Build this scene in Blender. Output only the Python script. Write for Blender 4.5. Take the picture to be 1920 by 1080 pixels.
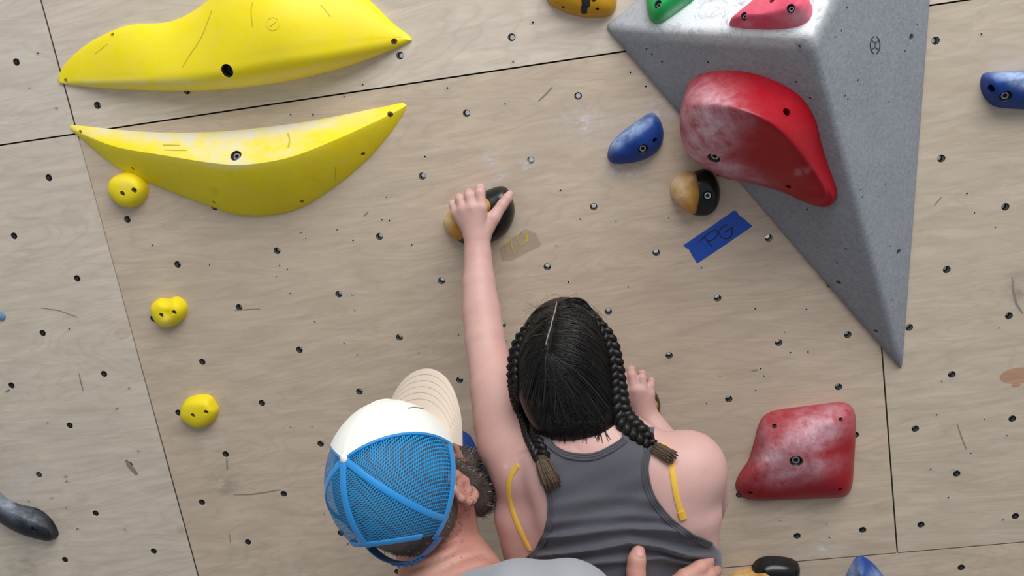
import bpy, bmesh, math, random
import numpy as np
from mathutils import Vector, Matrix
from mathutils.bvhtree import BVHTree

for o in list(bpy.data.objects):
    bpy.data.objects.remove(o, do_unlink=True)
SC = bpy.context.scene
COL = SC.collection
random.seed(7)
rng = np.random.default_rng(7)

# ---------------------------------------------------------------- camera
Z0 = 1.18                                    # height of the middle panel's lower edge
CAM = np.array([0.9592, -1.6074, 1.0008 + Z0])
CM = np.array([[0.983869, 0.091625, -0.153648],
               [-0.126764, -0.248962, -0.960182],
               [-0.126229, 0.96417, -0.233331]])      # rows: image right, image down, forward
FPX = 1700.0
cd = bpy.data.cameras.new('camera')
cd.sensor_width = 36.0
cd.lens = FPX / 1920 * 36
cd.clip_start = 0.02
cam = bpy.data.objects.new('camera', cd)
COL.objects.link(cam)
cam.matrix_world = Matrix((
    (CM[0][0], -CM[1][0], -CM[2][0], CAM[0]),
    (CM[0][1], -CM[1][1], -CM[2][1], CAM[1]),
    (CM[0][2], -CM[1][2], -CM[2][2], CAM[2]),
    (0, 0, 0, 1)))
SC.camera = cam

# ---------------------------------------------------------------- light
W = bpy.data.worlds.new('hall_daylight')
SC.world = W
W.use_nodes = True
bg = W.node_tree.nodes['Background']
bg.inputs[0].default_value = (0.93, 0.97, 1.0, 1)
bg.inputs[1].default_value = 0.40


def area(name, loc, target, sx, sy, power, color):
    l = bpy.data.lights.new(name, 'AREA')
    l.shape = 'RECTANGLE'
    l.size, l.size_y = sx, sy
    l.energy = power
    l.color = color
    o = bpy.data.objects.new(name, l)
    COL.objects.link(o)
    o.location = loc
    d = Vector(target) - Vector(loc)
    o.rotation_euler = d.to_track_quat('-Z', 'Y').to_euler()
    return o


area('skylight_offscreen', (2.0, -1.9, 5.0), (0.95, -0.1, 1.6), 3.4, 2.2, 172, (1.0, 0.98, 0.95))
# the bright space behind the climbing wall that the photograph shows as white light in the drilled holes;
# kept within the wall's own outline so that none of it spills round to the front
area('daylight_behind_wall', (0.9, 1.6, 1.7), (0.9, 0.0, 1.7), 3.6, 2.8, 50, (0.95, 0.98, 1.0))

vs = SC.view_settings
vs.view_transform = 'Standard'
vs.look = 'None'
vs.gamma = 1.0
vs.use_curve_mapping = False
vs.exposure = 0.0


# ---------------------------------------------------------------- pixel -> place
def ray(px, py):
    r = CM.T @ np.array([(px - 960) / FPX, (py - 540) / FPX, 1.0])
    return r


def P(px, py, d=0.0):
    """point on the sight line through a pixel that lies d metres in front of the wall"""
    r = ray(px, py)
    return CAM + r * ((-d - CAM[1]) / r[1])


def PV(px, py, d=0.0):
    return Vector(P(px, py, d))


def onplane(px, py, pl, h=0.0):
    p0, n = pl
    r = ray(px, py)
    t = np.dot(p0 + n * h - CAM, n) / np.dot(r, n)
    return CAM + r * t


def topix(X):
    X = np.asarray(X, float)
    Y = (X - CAM) @ CM.T
    return np.stack([960 + FPX * Y[..., 0] / Y[..., 2], 540 + FPX * Y[..., 1] / Y[..., 2]], -1)


WALL = (np.array([0.0, 0.0, 0.0]), np.array([0.0, -1.0, 0.0]))


# ---------------------------------------------------------------- objects
def link(name, me, mat=None, parent=None):
    o = bpy.data.objects.new(name, me)
    COL.objects.link(o)
    if mat is not None and me is not None:
        me.materials.clear()
        me.materials.append(mat)
    if parent is not None:
        o.parent = parent
        o.matrix_parent_inverse = parent.matrix_world.inverted()
    return o


def empty(name, loc=(0, 0, 0)):
    o = bpy.data.objects.new(name, None)
    o.empty_display_size = 0.05
    o.location = Vector(loc)
    o.matrix_world = Matrix.Translation(Vector(loc))
    COL.objects.link(o)
    return o


def tag(o, label=None, cat=None, group=None, kind=None):
    if label:
        o['label'] = label
    if cat:
        o['category'] = cat
    if group:
        o['group'] = group
    if kind:
        o['kind'] = kind
    return o


def smooth(me, ang=None):
    me.polygons.foreach_set('use_smooth', [True] * len(me.polygons))
    if ang:
        me.set_sharp_from_angle(angle=math.radians(ang))
    me.update()


def mesh(verts, faces, sm=True, ang=None):
    me = bpy.data.meshes.new('m')
    me.from_pydata([tuple(map(float, v)) for v in verts], [], [tuple(int(i) for i in f) for f in faces])
    me.update()
    if sm:
        smooth(me, ang)
    return me


def bm_mesh(bm, sm=True, ang=None):
    bmesh.ops.recalc_face_normals(bm, faces=bm.faces)
    me = bpy.data.meshes.new('m')
    bm.to_mesh(me)
    bm.free()
    if sm:
        smooth(me, ang)
    return me


def catmull(pts, n, closed=True):
    pts = np.asarray(pts, float)
    m = len(pts)
    segs = m if closed else m - 1
    out = []
    per = 12
    for i in range(segs):
        if closed:
            p0, p1, p2, p3 = pts[(i - 1) % m], pts[i], pts[(i + 1) % m], pts[(i + 2) % m]
        else:
            p0, p1, p2, p3 = pts[max(i - 1, 0)], pts[i], pts[i + 1], pts[min(i + 2, m - 1)]
        for k in range(per):
            t = k / per
            out.append(0.5 * ((2 * p1) + (p2 - p0) * t + (2 * p0 - 5 * p1 + 4 * p2 - p3) * t * t + (3 * p1 - p0 - 3 * p2 + p3) * t ** 3))
    if not closed:
        out.append(pts[-1])
    out = np.array(out)
    full = np.vstack([out, out[:1]]) if closed else out
    s = np.concatenate([[0], np.cumsum(np.linalg.norm(np.diff(full, axis=0), axis=1))])
    q = np.linspace(0, s[-1], n, endpoint=not closed)
    return np.stack([np.interp(q, s, full[:, c]) for c in range(full.shape[1])], 1)


def tube(path, radii, seg=10, flat=None, cap=True):
    """swept round (or flattened) tube; flat=(normal, factor) squashes along a direction"""
    path = np.asarray(path, float)
    n = len(path)
    radii = np.broadcast_to(np.asarray(radii, float), (n,))
    t = np.gradient(path, axis=0)
    t /= np.linalg.norm(t, axis=1)[:, None] + 1e-12
    up = np.array([0.0, -1, 0.1]) if flat is None else np.asarray(flat[0], float)
    V, F = [], []
    for i in range(n):
        u = np.asarray(flat[0][i] if (flat is not None and np.ndim(flat[0]) == 2) else up, float)
        x = np.cross(t[i], u)
        if np.linalg.norm(x) < 1e-6:
            x = np.cross(t[i], [1, 0, 0])
        x /= np.linalg.norm(x)
        y = np.cross(x, t[i])
        fl = 1.0 if flat is None else flat[1]
        for k in range(seg):
            a = 2 * math.pi * k / seg
            V.append(path[i] + radii[i] * (math.cos(a) * x + fl * math.sin(a) * y))
    for i in range(n - 1):
        for k in range(seg):
            k2 = (k + 1) % seg
            F.append((i * seg + k, i * seg + k2, (i + 1) * seg + k2, (i + 1) * seg + k))
    if cap:
        F.append(tuple(range(seg - 1, -1, -1)))
        F.append(tuple(range((n - 1) * seg, n * seg)))
    return V, F


def join(parts):
    V, F = [], []
    for v, f in parts:
        b = len(V)
        V += list(v)
        F += [tuple(i + b for i in q) for q in f]
    return V, F


def lathe(profile, seg=20, frame=None):
    """profile [(r, h)] about the axis; frame (origin, axis)"""
    o, ax = frame
    ax = np.asarray(ax, float) / np.linalg.norm(ax)
    x = np.cross(ax, [0.0, 0, 1])
    if np.linalg.norm(x) < 1e-3:
        x = np.cross(ax, [1.0, 0, 0])
    x /= np.linalg.norm(x)
    y = np.cross(ax, x)
    V, F = [], []
    for r, h in profile:
        for k in range(seg):
            a = 2 * math.pi * k / seg
            V.append(np.asarray(o) + ax * h + r * (math.cos(a) * x + math.sin(a) * y))
    for i in range(len(profile) - 1):
        for k in range(seg):
            k2 = (k + 1) % seg
            F.append((i * seg + k, i * seg + k2, (i + 1) * seg + k2, (i + 1) * seg + k))
    return V, F


# ---------------------------------------------------------------- materials
def lin(r, g, b):
    f = lambda c: ((c / 255 + 0.055) / 1.055) ** 2.4 if c > 10 else c / 255 / 12.92
    return (f(r), f(g), f(b), 1)


class NT:
    def __init__(self, name):
        self.m = bpy.data.materials.new(name)
        self.m.use_nodes = True
        self.t = self.m.node_tree
        self.b = self.t.nodes['Principled BSDF']
        self.out = self.t.nodes['Material Output']

    def n(self, typ, **kw):
        nd = self.t.nodes.new(typ)
        for k, v in kw.items():
            if k.startswith('i_'):
                key = k[2:]
                nd.inputs[int(key) if key.isdigit() else key].default_value = v
            else:
                setattr(nd, k, v)
        return nd

    def l(self, a, b):
        self.t.links.new(a, b)

    def noise(self, vec, scale, detail=4, rough=0.55, dist=0.0):
        nd = self.n('ShaderNodeTexNoise', i_Scale=scale, i_Detail=detail, i_Roughness=rough, i_Distortion=dist)
        if vec is not None:
            self.l(vec, nd.inputs['Vector'])
        return nd.outputs['Fac']

    def ramp(self, fac, stops):
        nd = self.n('ShaderNodeValToRGB')
        e = nd.color_ramp.elements
        while len(e) < len(stops):
            e.new(0.5)
        for el, (p, c) in zip(e, stops):
            el.position = p
            el.color = c if len(c) == 4 else (*c, 1)
        self.l(fac, nd.inputs[0])
        return nd.outputs[0]

    def mix(self, fac, a, b, mode='MIX'):
        nd = self.n('ShaderNodeMix', data_type='RGBA', blend_type=mode)
        for s, v in ((0, fac), (6, a), (7, b)):
            if hasattr(v, 'links'):
                self.l(v, nd.inputs[s])
            else:
                nd.inputs[s].default_value = v
        return nd.outputs[2]

    def math(self, op, a, b=0.0, clamp=False):
        nd = self.n('ShaderNodeMath', operation=op, use_clamp=clamp)
        for s, v in ((0, a), (1, b)):
            if hasattr(v, 'links'):
                self.l(v, nd.inputs[s])
            else:
                nd.inputs[s].default_value = v
        return nd.outputs[0]

    def mapping(self, scale=(1, 1, 1), loc=(0, 0, 0), rot=(0, 0, 0), src='Object'):
        tc = self.n('ShaderNodeTexCoord')
        mp = self.n('ShaderNodeMapping')
        mp.inputs['Scale'].default_value = scale
        mp.inputs['Location'].default_value = loc
        mp.inputs['Rotation'].default_value = rot
        self.l(tc.outputs[src], mp.inputs['Vector'])
        return mp.outputs[0]

    def bump(self, h, strength=0.2, dist=0.01):
        nd = self.n('ShaderNodeBump', i_Strength=strength, i_Distance=dist)
        self.l(h, nd.inputs['Height'])
        self.l(nd.outputs[0], self.b.inputs['Normal'])

    def col(self, c):
        if hasattr(c, 'links'):
            self.l(c, self.b.inputs['Base Color'])
        else:
            self.b.inputs['Base Color'].default_value = c

    def rough(self, r):
        if hasattr(r, 'links'):
            self.l(r, self.b.inputs['Roughness'])
        else:
            self.b.inputs['Roughness'].default_value = r


def g(v):
    return (v, v, v, 1)


def plain(name, c, rough=0.5, metal=0.0, bump=None):
    t = NT(name)
    v = t.mapping()
    f = t.noise(v, 60, 4)
    t.col(t.mix(f, tuple(x * 0.86 for x in c[:3]) + (1,), tuple(min(x * 1.12, 1) for x in c[:3]) + (1,)))
    t.rough(rough)
    t.b.inputs['Metallic'].default_value = metal
    if bump:
        t.bump(t.noise(v, bump[0], 5), bump[1], 0.002)
    return t.m


def hold_mat(name, c, rough=0.5, chalk=(0.80, 0.76, 0.76, 1), grit=0.25, dirt=None, base_dust=0.06):
    """cast resin: body colour, fine grit, and hand chalk where the 'chalk' attribute says"""
    t = NT(name)
    v = t.mapping()
    big = t.noise(v, 9, 5)
    fine = t.noise(v, 420, 3)
    mid = t.noise(v, 34, 8, 0.72, 0.15)
    base = t.mix(big, tuple(x * 0.88 for x in c[:3]) + (1,), tuple(min(1, x * 1.1) for x in c[:3]) + (1,))
    if dirt:
        dn = t.ramp(t.noise(v, 22, 6, 0.6, 1.5), [(0.56, g(0)), (0.72, g(1))])
        base = t.mix(t.math('MULTIPLY', dn, 0.12), base, dirt)
    at = t.n('ShaderNodeAttribute', attribute_name='chalk')
    streak = t.ramp(mid, [(0.36, g(0)), (0.66, g(1))])
    m1 = t.math('MULTIPLY', at.outputs['Fac'], t.math('ADD', t.math('MULTIPLY', streak, 0.9), 0.25))
    m2 = t.math('ADD', m1, t.math('MULTIPLY', streak, base_dust), clamp=True)
    t.col(t.mix(m2, base, chalk))
    rr = t.n('ShaderNodeMapRange')
    t.l(m2, rr.inputs[0])
    rr.inputs[3].default_value = rough
    rr.inputs[4].default_value = 0.85
    t.b.inputs['Specular IOR Level'].default_value = 0.3
    t.rough(rr.outputs[0])
    t.bump(t.math('ADD', fine, t.math('MULTIPLY', mid, 0.6)), grit, 0.0015)
    return t.m


def plywood(name, tint, seed, dark=0.80):
    t = NT(name)
    loc = (seed * 3.7, 0, seed * 1.9)
    v = t.mapping((1, 1, 1), loc)
    # veneer figure: contours of a stretched noise field = cathedral grain
    vg = t.mapping((0.55, 1, 3.0), loc)
    field = t.noise(vg, 2.4, 3, 0.5, 0.5)
    rings = t.math('FRACT', t.math('MULTIPLY', field, 26.0))
    tri = t.math('ABSOLUTE', t.math('SUBTRACT', rings, 0.5))
    band = t.ramp(tri, [(0.0, g(1)), (0.10, g(0.35)), (0.30, g(0)), (1, g(0))])
    vf = t.mapping((6, 1, 150), loc)
    fibre = t.noise(vf, 2.0, 4, 0.7)
    blot = t.noise(v, 2.2, 5, 0.6, 0.8)
    vs2 = t.mapping((3, 1, 16), loc)
    streak = t.noise(vs2, 3.0, 5, 0.65, 0.6)
    c0 = tuple(x * dark for x in tint[:3]) + (1,)
    c1 = tuple(min(x * 1.08, 1) for x in tint[:3]) + (1,)
    base = t.mix(t.ramp(streak, [(0.3, g(0)), (0.7, g(1))]), c0, c1)
    base = t.mix(t.math('MULTIPLY', t.ramp(blot, [(0.4, g(0)), (0.72, g(1))]), 0.30), base, tuple(x * 0.74 for x in tint[:3]) + (1,))
    base = t.mix(t.math('MULTIPLY', band, 0.34), base, tuple(x * y for x, y in zip(tint[:3], (0.70, 0.64, 0.58))) + (1,))
    base = t.mix(t.math('MULTIPLY', t.ramp(fibre, [(0.45, g(0)), (0.75, g(1))]), 0.22), base, tuple(x * y for x, y in zip(tint[:3], (0.72, 0.66, 0.6))) + (1,))
    # chalk scuffs and rubber marks
    ch = t.ramp(t.noise(v, 14, 7, 0.7, 1.0), [(0.63, g(0)), (0.76, g(1))])
    base = t.mix(t.math('MULTIPLY', ch, 0.30), base, (0.72, 0.68, 0.65, 1))
    vr = t.mapping((9, 1, 3.2), (seed, 0, 3 * seed), (0, 0.5, 0))
    ru = t.ramp(t.noise(vr, 4, 6, 0.7, 1.4), [(0.66, g(0)), (0.78, g(1))])
    base = t.mix(t.math('MULTIPLY', ru, 0.30), base, (0.16, 0.14, 0.13, 1))
    t.col(base)
    t.rough(0.55)
    t.bump(fibre, 0.06, 0.001)
    return t.m


M = {}
M['yellow'] = hold_mat('yellow_resin', lin(240, 220, 17), 0.4, (0.78, 0.76, 0.62, 1), 0.05, None, 0.05)
M['yellow_low'] = hold_mat('yellow_resin_scuffed', lin(240, 220, 17), 0.5, (0.70, 0.68, 0.58, 1), 0.05, (0.20, 0.17, 0.05, 1), 0.06)
M['pebble'] = hold_mat('yellow_pebble_resin', lin(245, 222, 22), 0.55, (0.8, 0.75, 0.5, 1), 0.3, None, 0.04)
M['mustard'] = hold_mat('mustard_resin', lin(196, 146, 18), 0.45, (0.8, 0.72, 0.5, 1), 0.15, None, 0.03)
M['red'] = hold_mat('red_resin', lin(158, 6, 26), 0.36, (0.74, 0.55, 0.64, 1), 0.06, None, 0.012)
M['pink'] = hold_mat('coral_resin', lin(214, 74, 104), 0.6, (0.85, 0.62, 0.66, 1), 0.3, None, 0.12)
M['green'] = hold_mat('green_resin', lin(12, 160, 82), 0.45, (0.6, 0.8, 0.68, 1), 0.2, None, 0.04)
M['blue'] = hold_mat('blue_resin', lin(10, 58, 138), 0.5, (0.46, 0.60, 0.82, 1), 0.3, None, 0.03)
M['blackhold'] = hold_mat('black_resin', lin(18, 22, 30), 0.4, (0.36, 0.41, 0.50, 1), 0.15, None, 0.05)
M['black'] = plain('black_gloss_resin', lin(16, 16, 20), 0.28)
M['gold'] = hold_mat('gold_resin', lin(196, 142, 44), 0.5, (0.80, 0.66, 0.46, 1), 0.45, None, 0.14)
M['steel'] = plain('zinc_steel', (0.62, 0.62, 0.63, 1), 0.32, 1.0)
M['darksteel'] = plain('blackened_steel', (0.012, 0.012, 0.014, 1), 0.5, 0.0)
M['rustscrew'] = plain('brown_screw_steel', (0.16, 0.11, 0.08, 1), 0.45, 0.7)
M['dark'] = plain('dark_recess', (0.012, 0.011, 0.010, 1), 0.8)
M['chip'] = plain('chipped_veneer', (0.52, 0.47, 0.42, 1), 0.8)
M['scuff'] = plain('pencil_scuff', (0.26, 0.215, 0.185, 1), 0.8)

# ================================================================ STRUCTURE
floor = mesh([(-3, -6, 0), (5, -6, 0), (5, 0, 0), (-3, 0, 0), (-3, -6, -0.3), (5, -6, -0.3), (5, 0, -0.3), (-3, 0, -0.3)],
             [(0, 1, 2, 3), (7, 6, 5, 4), (0, 4, 5, 1), (1, 5, 6, 2), (2, 6, 7, 3), (3, 7, 4, 0)], False)
tag(link('floor', floor, plain('grey_crash_mat', (0.20, 0.21, 0.23, 1), 0.7, 0, (300, 0.1))),
    'grey padded crash mat at the foot of the climbing wall', kind='structure')

# ---- plywood panels, cut with the real T-nut grid
wall = empty('wall_back', (0.7, 0.009, Z0))
tag(wall, 'plywood climbing wall of large birch panels drilled with a grid of holes', kind='structure')


def W2(px, py):
    p = P(px, py)
    return np.array([p[0], p[2]])


cA, cB, cC, cD = W2(145, 250.5), W2(1606, 31), W2(1682.5, 1037), W2(390.5, 1148)
THK = 0.018
GAP = 0.0014


def lattice():
    pts = []
    for k in range(-12, 22):
        z = 0.055 + 0.0979 * k + (0.017 if k >= 10 else 0.0)
        sk = 0.005 * (0.85 - z)
        odd = k % 2 == 1
        for j in range(-4, 16):
            x = (0.125 if odd else 0.0265) + 0.1978 * j + sk
            # the drill pattern restarts at each panel edge
            if x < -0.02:
                x = (-0.081 if odd else -0.183) + 0.1995 * (j + 1) + sk
            elif not odd and x < 0.06:
                x = 0.050 + sk
            elif odd and x > 1.36:
                x = 1.510 + 0.2 * (j - 7) + sk
            elif not odd and x > 1.36:
                x = (1.4415 if j == 7 else 1.6105 + 0.2 * (j - 8)) + sk
            elif not odd and 1.22 < x < 1.36:
                pass
            pts.append((x, z + Z0, k))
    # edge column beside the right seam
    for k in range(-12, 22, 2):
        z = 0.055 + 0.0979 * k
        pts.append((1.335 + 0.005 * (0.85 - z), z + Z0, k))
    out = []
    for p in pts:
        if all((p[0] - q[0]) ** 2 + (p[1] - q[1]) ** 2 > 0.05 ** 2 for q in out):
            out.append(p)
    return out


LAT = lattice()
# only the strip of wall the photograph and a step to the side can see gets drilled
NUTS = []
for x, z, k in LAT:
    px, py = topix(np.array([x, 0, z]))
    if -330 < px < 2250 and -250 < py < 1300:
        NUTS.append((x, z))

tints = {'ul': lin(216, 205, 193), 'uc': lin(216, 204, 190), 'ur': lin(212, 198, 179),
         'ml': lin(214, 202, 187), 'mc': lin(204, 187, 168), 'mr': lin(203, 189, 171),
         'b': lin(204, 187, 168)}


def lerp(a, b, t):
    return a + (b - a) * t


ex, ey = cB - cA, cA - cD
quads = []
upL, upR = cA + (cA - cD) * 1.05, cB + (cB - cC) * 1.05
lt, lb = cA - (cB - cA), cD - (cC - cD)
rt, rb = cB + (cB - cA), cC + (cC - cD)
quads.append(('mc', [cD, cC, cB, cA]))
quads.append(('ml', [lb, cD, cA, lt]))
quads.append(('mr', [cC, rb, rt, cB]))
quads.append(('uc', [cA, cB, upR, upL]))
quads.append(('ul', [lt, cA, upL, upL - (cB - cA)]))
quads.append(('ur', [cB, rt, upR + (cB - cA), upR]))
f = lambda p: np.array([p[0], 0.0])
b1, b2 = lerp(cD, cC, -0.45), lerp(cD, cC, 0.55)
b3 = lerp(cC, rb, 0.55)
quads.append(('b', [f(lb), f(b1), b1, lb]))
quads.append(('b', [f(b1), f(b2), b2, b1]))
quads.append(('b', [f(b2), f(b3), b3, b2]))
quads.append(('b', [f(b3), f(rb), rb, b3]))


def inset(q, gp):
    c = sum(q) / len(q)
    n = len(q)
    out = []
    for i in range(n):
        a, b, d = q[i - 1], q[i], q[(i + 1) % n]
        e1, e2 = (b - a) / np.linalg.norm(b - a), (d - b) / np.linalg.norm(d - b)
        n1, n2 = np.array([-e1[1], e1[0]]), np.array([-e2[1], e2[0]])
        out.append(b + (n1 + n2) * gp)
    return out


def inside(q, p, m):
    for i in range(len(q)):
        a, b = q[i], q[(i + 1) % len(q)]
        e = (b - a) / np.linalg.norm(b - a)
        if np.dot(np.array([-e[1], e[0]]), p - a) < m:
            return False
    return True


nv, nf = lathe([(0.0057, 0.0), (0.00645, -0.0002), (0.0066, -0.002), (0.0066, -0.0195), (0.0118, -0.0195), (0.0118, -0.021), (0.0042, -0.021),
                (0.0042, -0.0125), (0.0057, -0.0115), (0.0057, 0.0)], 16, ((0, 0, 0), (0, -1, 0)))
NUT_ME = mesh(nv, nf, True, 40)
NUT_ME.materials.append(M['darksteel'])
SCREWS = '''71 100 55 165 105 203 340 360 286 460 393 497 564 436 573 447 539 505 544 550 660 553 302 301 545 215 587 215
645 181 680 159 839 165 797 294 725 370 716 412 730 414 632 431 662 451 772 459 524 498 518 518 947 195 999 42 962 116 1182 136 1211 162
1051 357 1088 411 1155 415 1254 408 1043 461 1066 529 1315 502 1178 538 1416 579 1512 580 1471 623 1432 705 1515 660 1482 661
1417 732 1350 705 1426 691 1325 757 1550 983 1555 1008 1463 976 1840 64 1813 363 1827 399 1866 426 1873 615 1766 715 1756 778 1846 786
1820 850 1788 881 1745 880 1778 933 1881 975 1888 817 123 894 125 903 54 940 97 934 124 952 145 992 234 993 259 846
219 767 89 793 242 728 130 617 545 801 645 644 670 665 585 800 608 964 652 1020 665 582 590 603 785 662 784 660 860 628 948 640'''
nums = list(map(int, SCREWS.split()))
DRILL = []
for x, y in zip(nums[::2], nums[1::2]):
    c = W2(x, y)
    r = 0.0013 + random.random() * 0.0006
    if all(np.hypot(c[0] - u, c[1] - v) > 0.0098 for u, v in NUTS) and all(np.hypot(*(c - d_)) > 0.006 for d_, _ in DRILL):
        DRILL.append((c, r))
panels = []
panel_drill = []
HOLE_R = 0.0067
for i, (key, q) in enumerate(quads):
    cu = bpy.data.curves.new('c', 'CURVE')
    cu.dimensions = '2D'
    cu.fill_mode = 'BOTH'
    cu.extrude = THK / 2
    rings = [inset(q, GAP)]
    mine = [np.array(n) for n in NUTS if inside(q, np.array(n), 0.012)]
    for c in mine:
        rings.append([c + HOLE_R * np.array([math.cos(a), math.sin(a)]) for a in np.linspace(0, 2 * math.pi, 18, endpoint=False)])
    mydrill = [(c, r) for c, r in DRILL if inside(q, c, 0.005)]
    for c, r in mydrill:
        rings.append([c + r * np.array([math.cos(a), math.sin(a)]) for a in np.linspace(0, 2 * math.pi, 8, endpoint=False)])
    for r in rings:
        sp = cu.splines.new('POLY')
        sp.points.add(len(r) - 1)
        for pt, v in zip(sp.points, r):
            pt.co = (v[0], v[1], 0, 1)
        sp.use_cyclic_u = True
    tmp = bpy.data.objects.new('tmp', cu)
    COL.objects.link(tmp)
    bpy.context.view_layer.update()
    dg = bpy.context.evaluated_depsgraph_get()
    me = bpy.data.meshes.new_from_object(tmp.evaluated_get(dg))
    bpy.data.objects.remove(tmp)
    me.transform(Matrix.Translation((0, THK / 2, 0)) @ Matrix.Rotation(math.pi / 2, 4, 'X'))
    me.update()
    po = link('plywood_panel', me, plywood('birch_plywood_%d' % i, tints[key], i * 1.37 + 0.4), wall)
    panels.append((q, po))
    panel_drill.append((po, mydrill))
    for c in mine:
        no = bpy.data.objects.new('t_nut', NUT_ME)
        COL.objects.link(no)
        no.parent = po
        no.matrix_parent_inverse = po.matrix_world.inverted()
        no.location = (c[0], 0.0012, c[1])


# dark strips added behind the seams to stop light showing through the gaps
M['seam_light_stop'] = plain('dark_light_stop', (0.05, 0.035, 0.025, 1), 0.8)
for a, b in ((lt, cA), (cA, cB), (cB, rt), (lb, cD), (cD, cC), (cC, rb), (cA, upL), (cB, upR), (cD, cA), (cC, cB), (f(b1), b1), (f(b2), b2), (f(b3), b3)):
    e = (b - a) / np.linalg.norm(b - a)
    s_ = np.array([-e[1], e[0]]) * 0.014
    V = [np.array([q[0], y, q[1]]) for y in (THK + 0.0005, THK + 0.03) for q in (a - s_, b - s_, b + s_, a + s_)]
    link('seam_light_stop', mesh(V, [(0, 1, 2, 3), (7, 6, 5, 4), (0, 4, 5, 1), (1, 5, 6, 2), (2, 6, 7, 3), (3, 7, 4, 0)], False), M['seam_light_stop'], wall)


def panel_at(px, py):
    p = W2(px, py)
    for q, o in panels:
        if inside(q, p, -0.001):
            return o
    return panels[0][1]


# ---- tiny screw holes and scuffs in the veneer, one part per panel
for po, lst in panel_drill:
    if not lst:
        continue
    wl, ch = [], []
    for c2_, r in lst:
        c = np.array([c2_[0], 0.0, c2_[1]])
        # blind hole: raw wood sides and bottom, 13 mm deep
        an = np.linspace(0, 2 * math.pi, 8, endpoint=False)
        V = [c + np.array([r * math.cos(a), y_, r * math.sin(a)]) for y_ in (0.0001, 0.013) for a in an]
        wl.append((V, [(k, (k + 1) % 8, 8 + (k + 1) % 8, 8 + k) for k in range(8)] + [tuple(range(8, 16))]))
        # splintered veneer round the mouth
        V = [c + np.array([r * math.cos(a), -0.0003, r * math.sin(a)]) for a in an]
        V += [c + np.array([r * random.uniform(1.3, 3.0) * 1.5 * math.cos(a), -0.0003, r * random.uniform(1.3, 3.0) * 0.8 * math.sin(a)]) for a in an]
        ch.append((V, [(k, (k + 1) % 8, 8 + (k + 1) % 8, 8 + k) for k in range(8)]))
    tag(link('screw_holes', mesh(*join(wl), False), M['chip'], po), kind='stuff')
    tag(link('chipped_veneer', mesh(*join(ch), False), M['chip'], po), kind='stuff')


def scuff(pts, w, mat, parent, name):
    pts = [P(x, y, 0.0004) for x, y in pts]
    V, F = [], []
    n = len(pts)
    for i, p in enumerate(pts):
        t = pts[min(i + 1, n - 1)] - pts[max(i - 1, 0)]
        s = np.array([-t[2], 0, t[0]])
        s /= np.linalg.norm(s)
        ww = w * (0.25 + math.sin(math.pi * (i + 0.4) / n))
        V += [p + s * ww, p - s * ww]
    F = [(2 * i, 2 * i + 2, 2 * i + 3, 2 * i + 1) for i in range(n - 1)]
    return V, F


SC_L = [([(438, 928), (470, 927), (500, 923), (526, 918)], .0012), ([(440, 582), (465, 580), (488, 579)], .0009),
        ([(1009, 190), (1022, 178), (1036, 163)], .0013), ([(236, 862), (245, 876), (257, 890)], .0042),
        ([(1345, 885), (1350, 884)], .001), ([(1898, 520), (1900, 545), (1906, 570), (1918, 588)], .0016),
        ([(1795, 795), (1803, 820), (1812, 842)], .001), ([(148, 700), (151, 715), (156, 733)], .0012), ([(425, 860), (426, 880)], .0016),
        ([(1409, 695), (1420, 694)], .0016), ([(1752, 385), (1765, 370)], .001), ([(682, 405), (690, 398)], .0015), ([(75, 577), (110, 582), (145, 595)], .0008),
        ([(430, 1000), (432, 1018)], .0008), ([(10, 735), (18, 731)], .0022)]
byp = {}
for pts, w in SC_L:
    byp.setdefault(panel_at(*pts[0]).name, []).append(scuff(pts, w, None, None, ''))
for pn, lst in byp.items():
    tag(link('scuff_marks', mesh(*join(lst), False), M['scuff'], bpy.data.objects[pn]), kind='stuff')
# football-shaped veneer patches
PATCH = [((229, 625), 16, 11, 0), ((338, 993), 8, 9, 0), ((1912, 704), 34, 15, -0.02), ((1905, 722), 8, 3, 0)]
for n_, ((x, y), rx, ry, a) in enumerate(PATCH):
    c = P(x, y, 0.0003)
    k = 24
    V = [c] + [c + 0.001 * np.array([rx * math.cos(t), 0, ry * math.sin(t)]) for t in np.linspace(0, 2 * math.pi, k, endpoint=False)]
    po = panel_at(x, y)
    link('veneer_patch', mesh(V, [(0, 1 + (i + 1) % k, 1 + i) for i in range(k)], False),
         plywood('patch_veneer_%d' % n_, lin(205, 190, 172) if n_ < 2 else lin(190, 150, 122), 9 + n_), po)


# ================================================================ HOLDS
def boolean_cut(ob, cutters):
    me = bpy.data.meshes.new('cut')
    V, F = join(cutters)
    me.from_pydata([tuple(v) for v in V], [], F)
    c = bpy.data.objects.new('cut', me)
    COL.objects.link(c)
    m = ob.modifiers.new('b', 'BOOLEAN')
    m.operation = 'DIFFERENCE'
    m.object = c
    m.solver = 'EXACT'
    bpy.context.view_layer.update()
    dg = bpy.context.evaluated_depsgraph_get()
    res = bpy.data.meshes.new_from_object(ob.evaluated_get(dg))
    ob.modifiers.remove(m)
    old = ob.data
    if len(res.polygons) > len(old.polygons) * 0.5:
        ob.data = res
    bpy.data.objects.remove(c)


def cyl(p, ax, r, h0, h1, seg=18):
    V, F = lathe([(r, h0), (r, h1)], seg, (p, ax))
    F = list(F) + [tuple(range(seg - 1, -1, -1)), tuple(range(seg, 2 * seg))]
    return V, F


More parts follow.
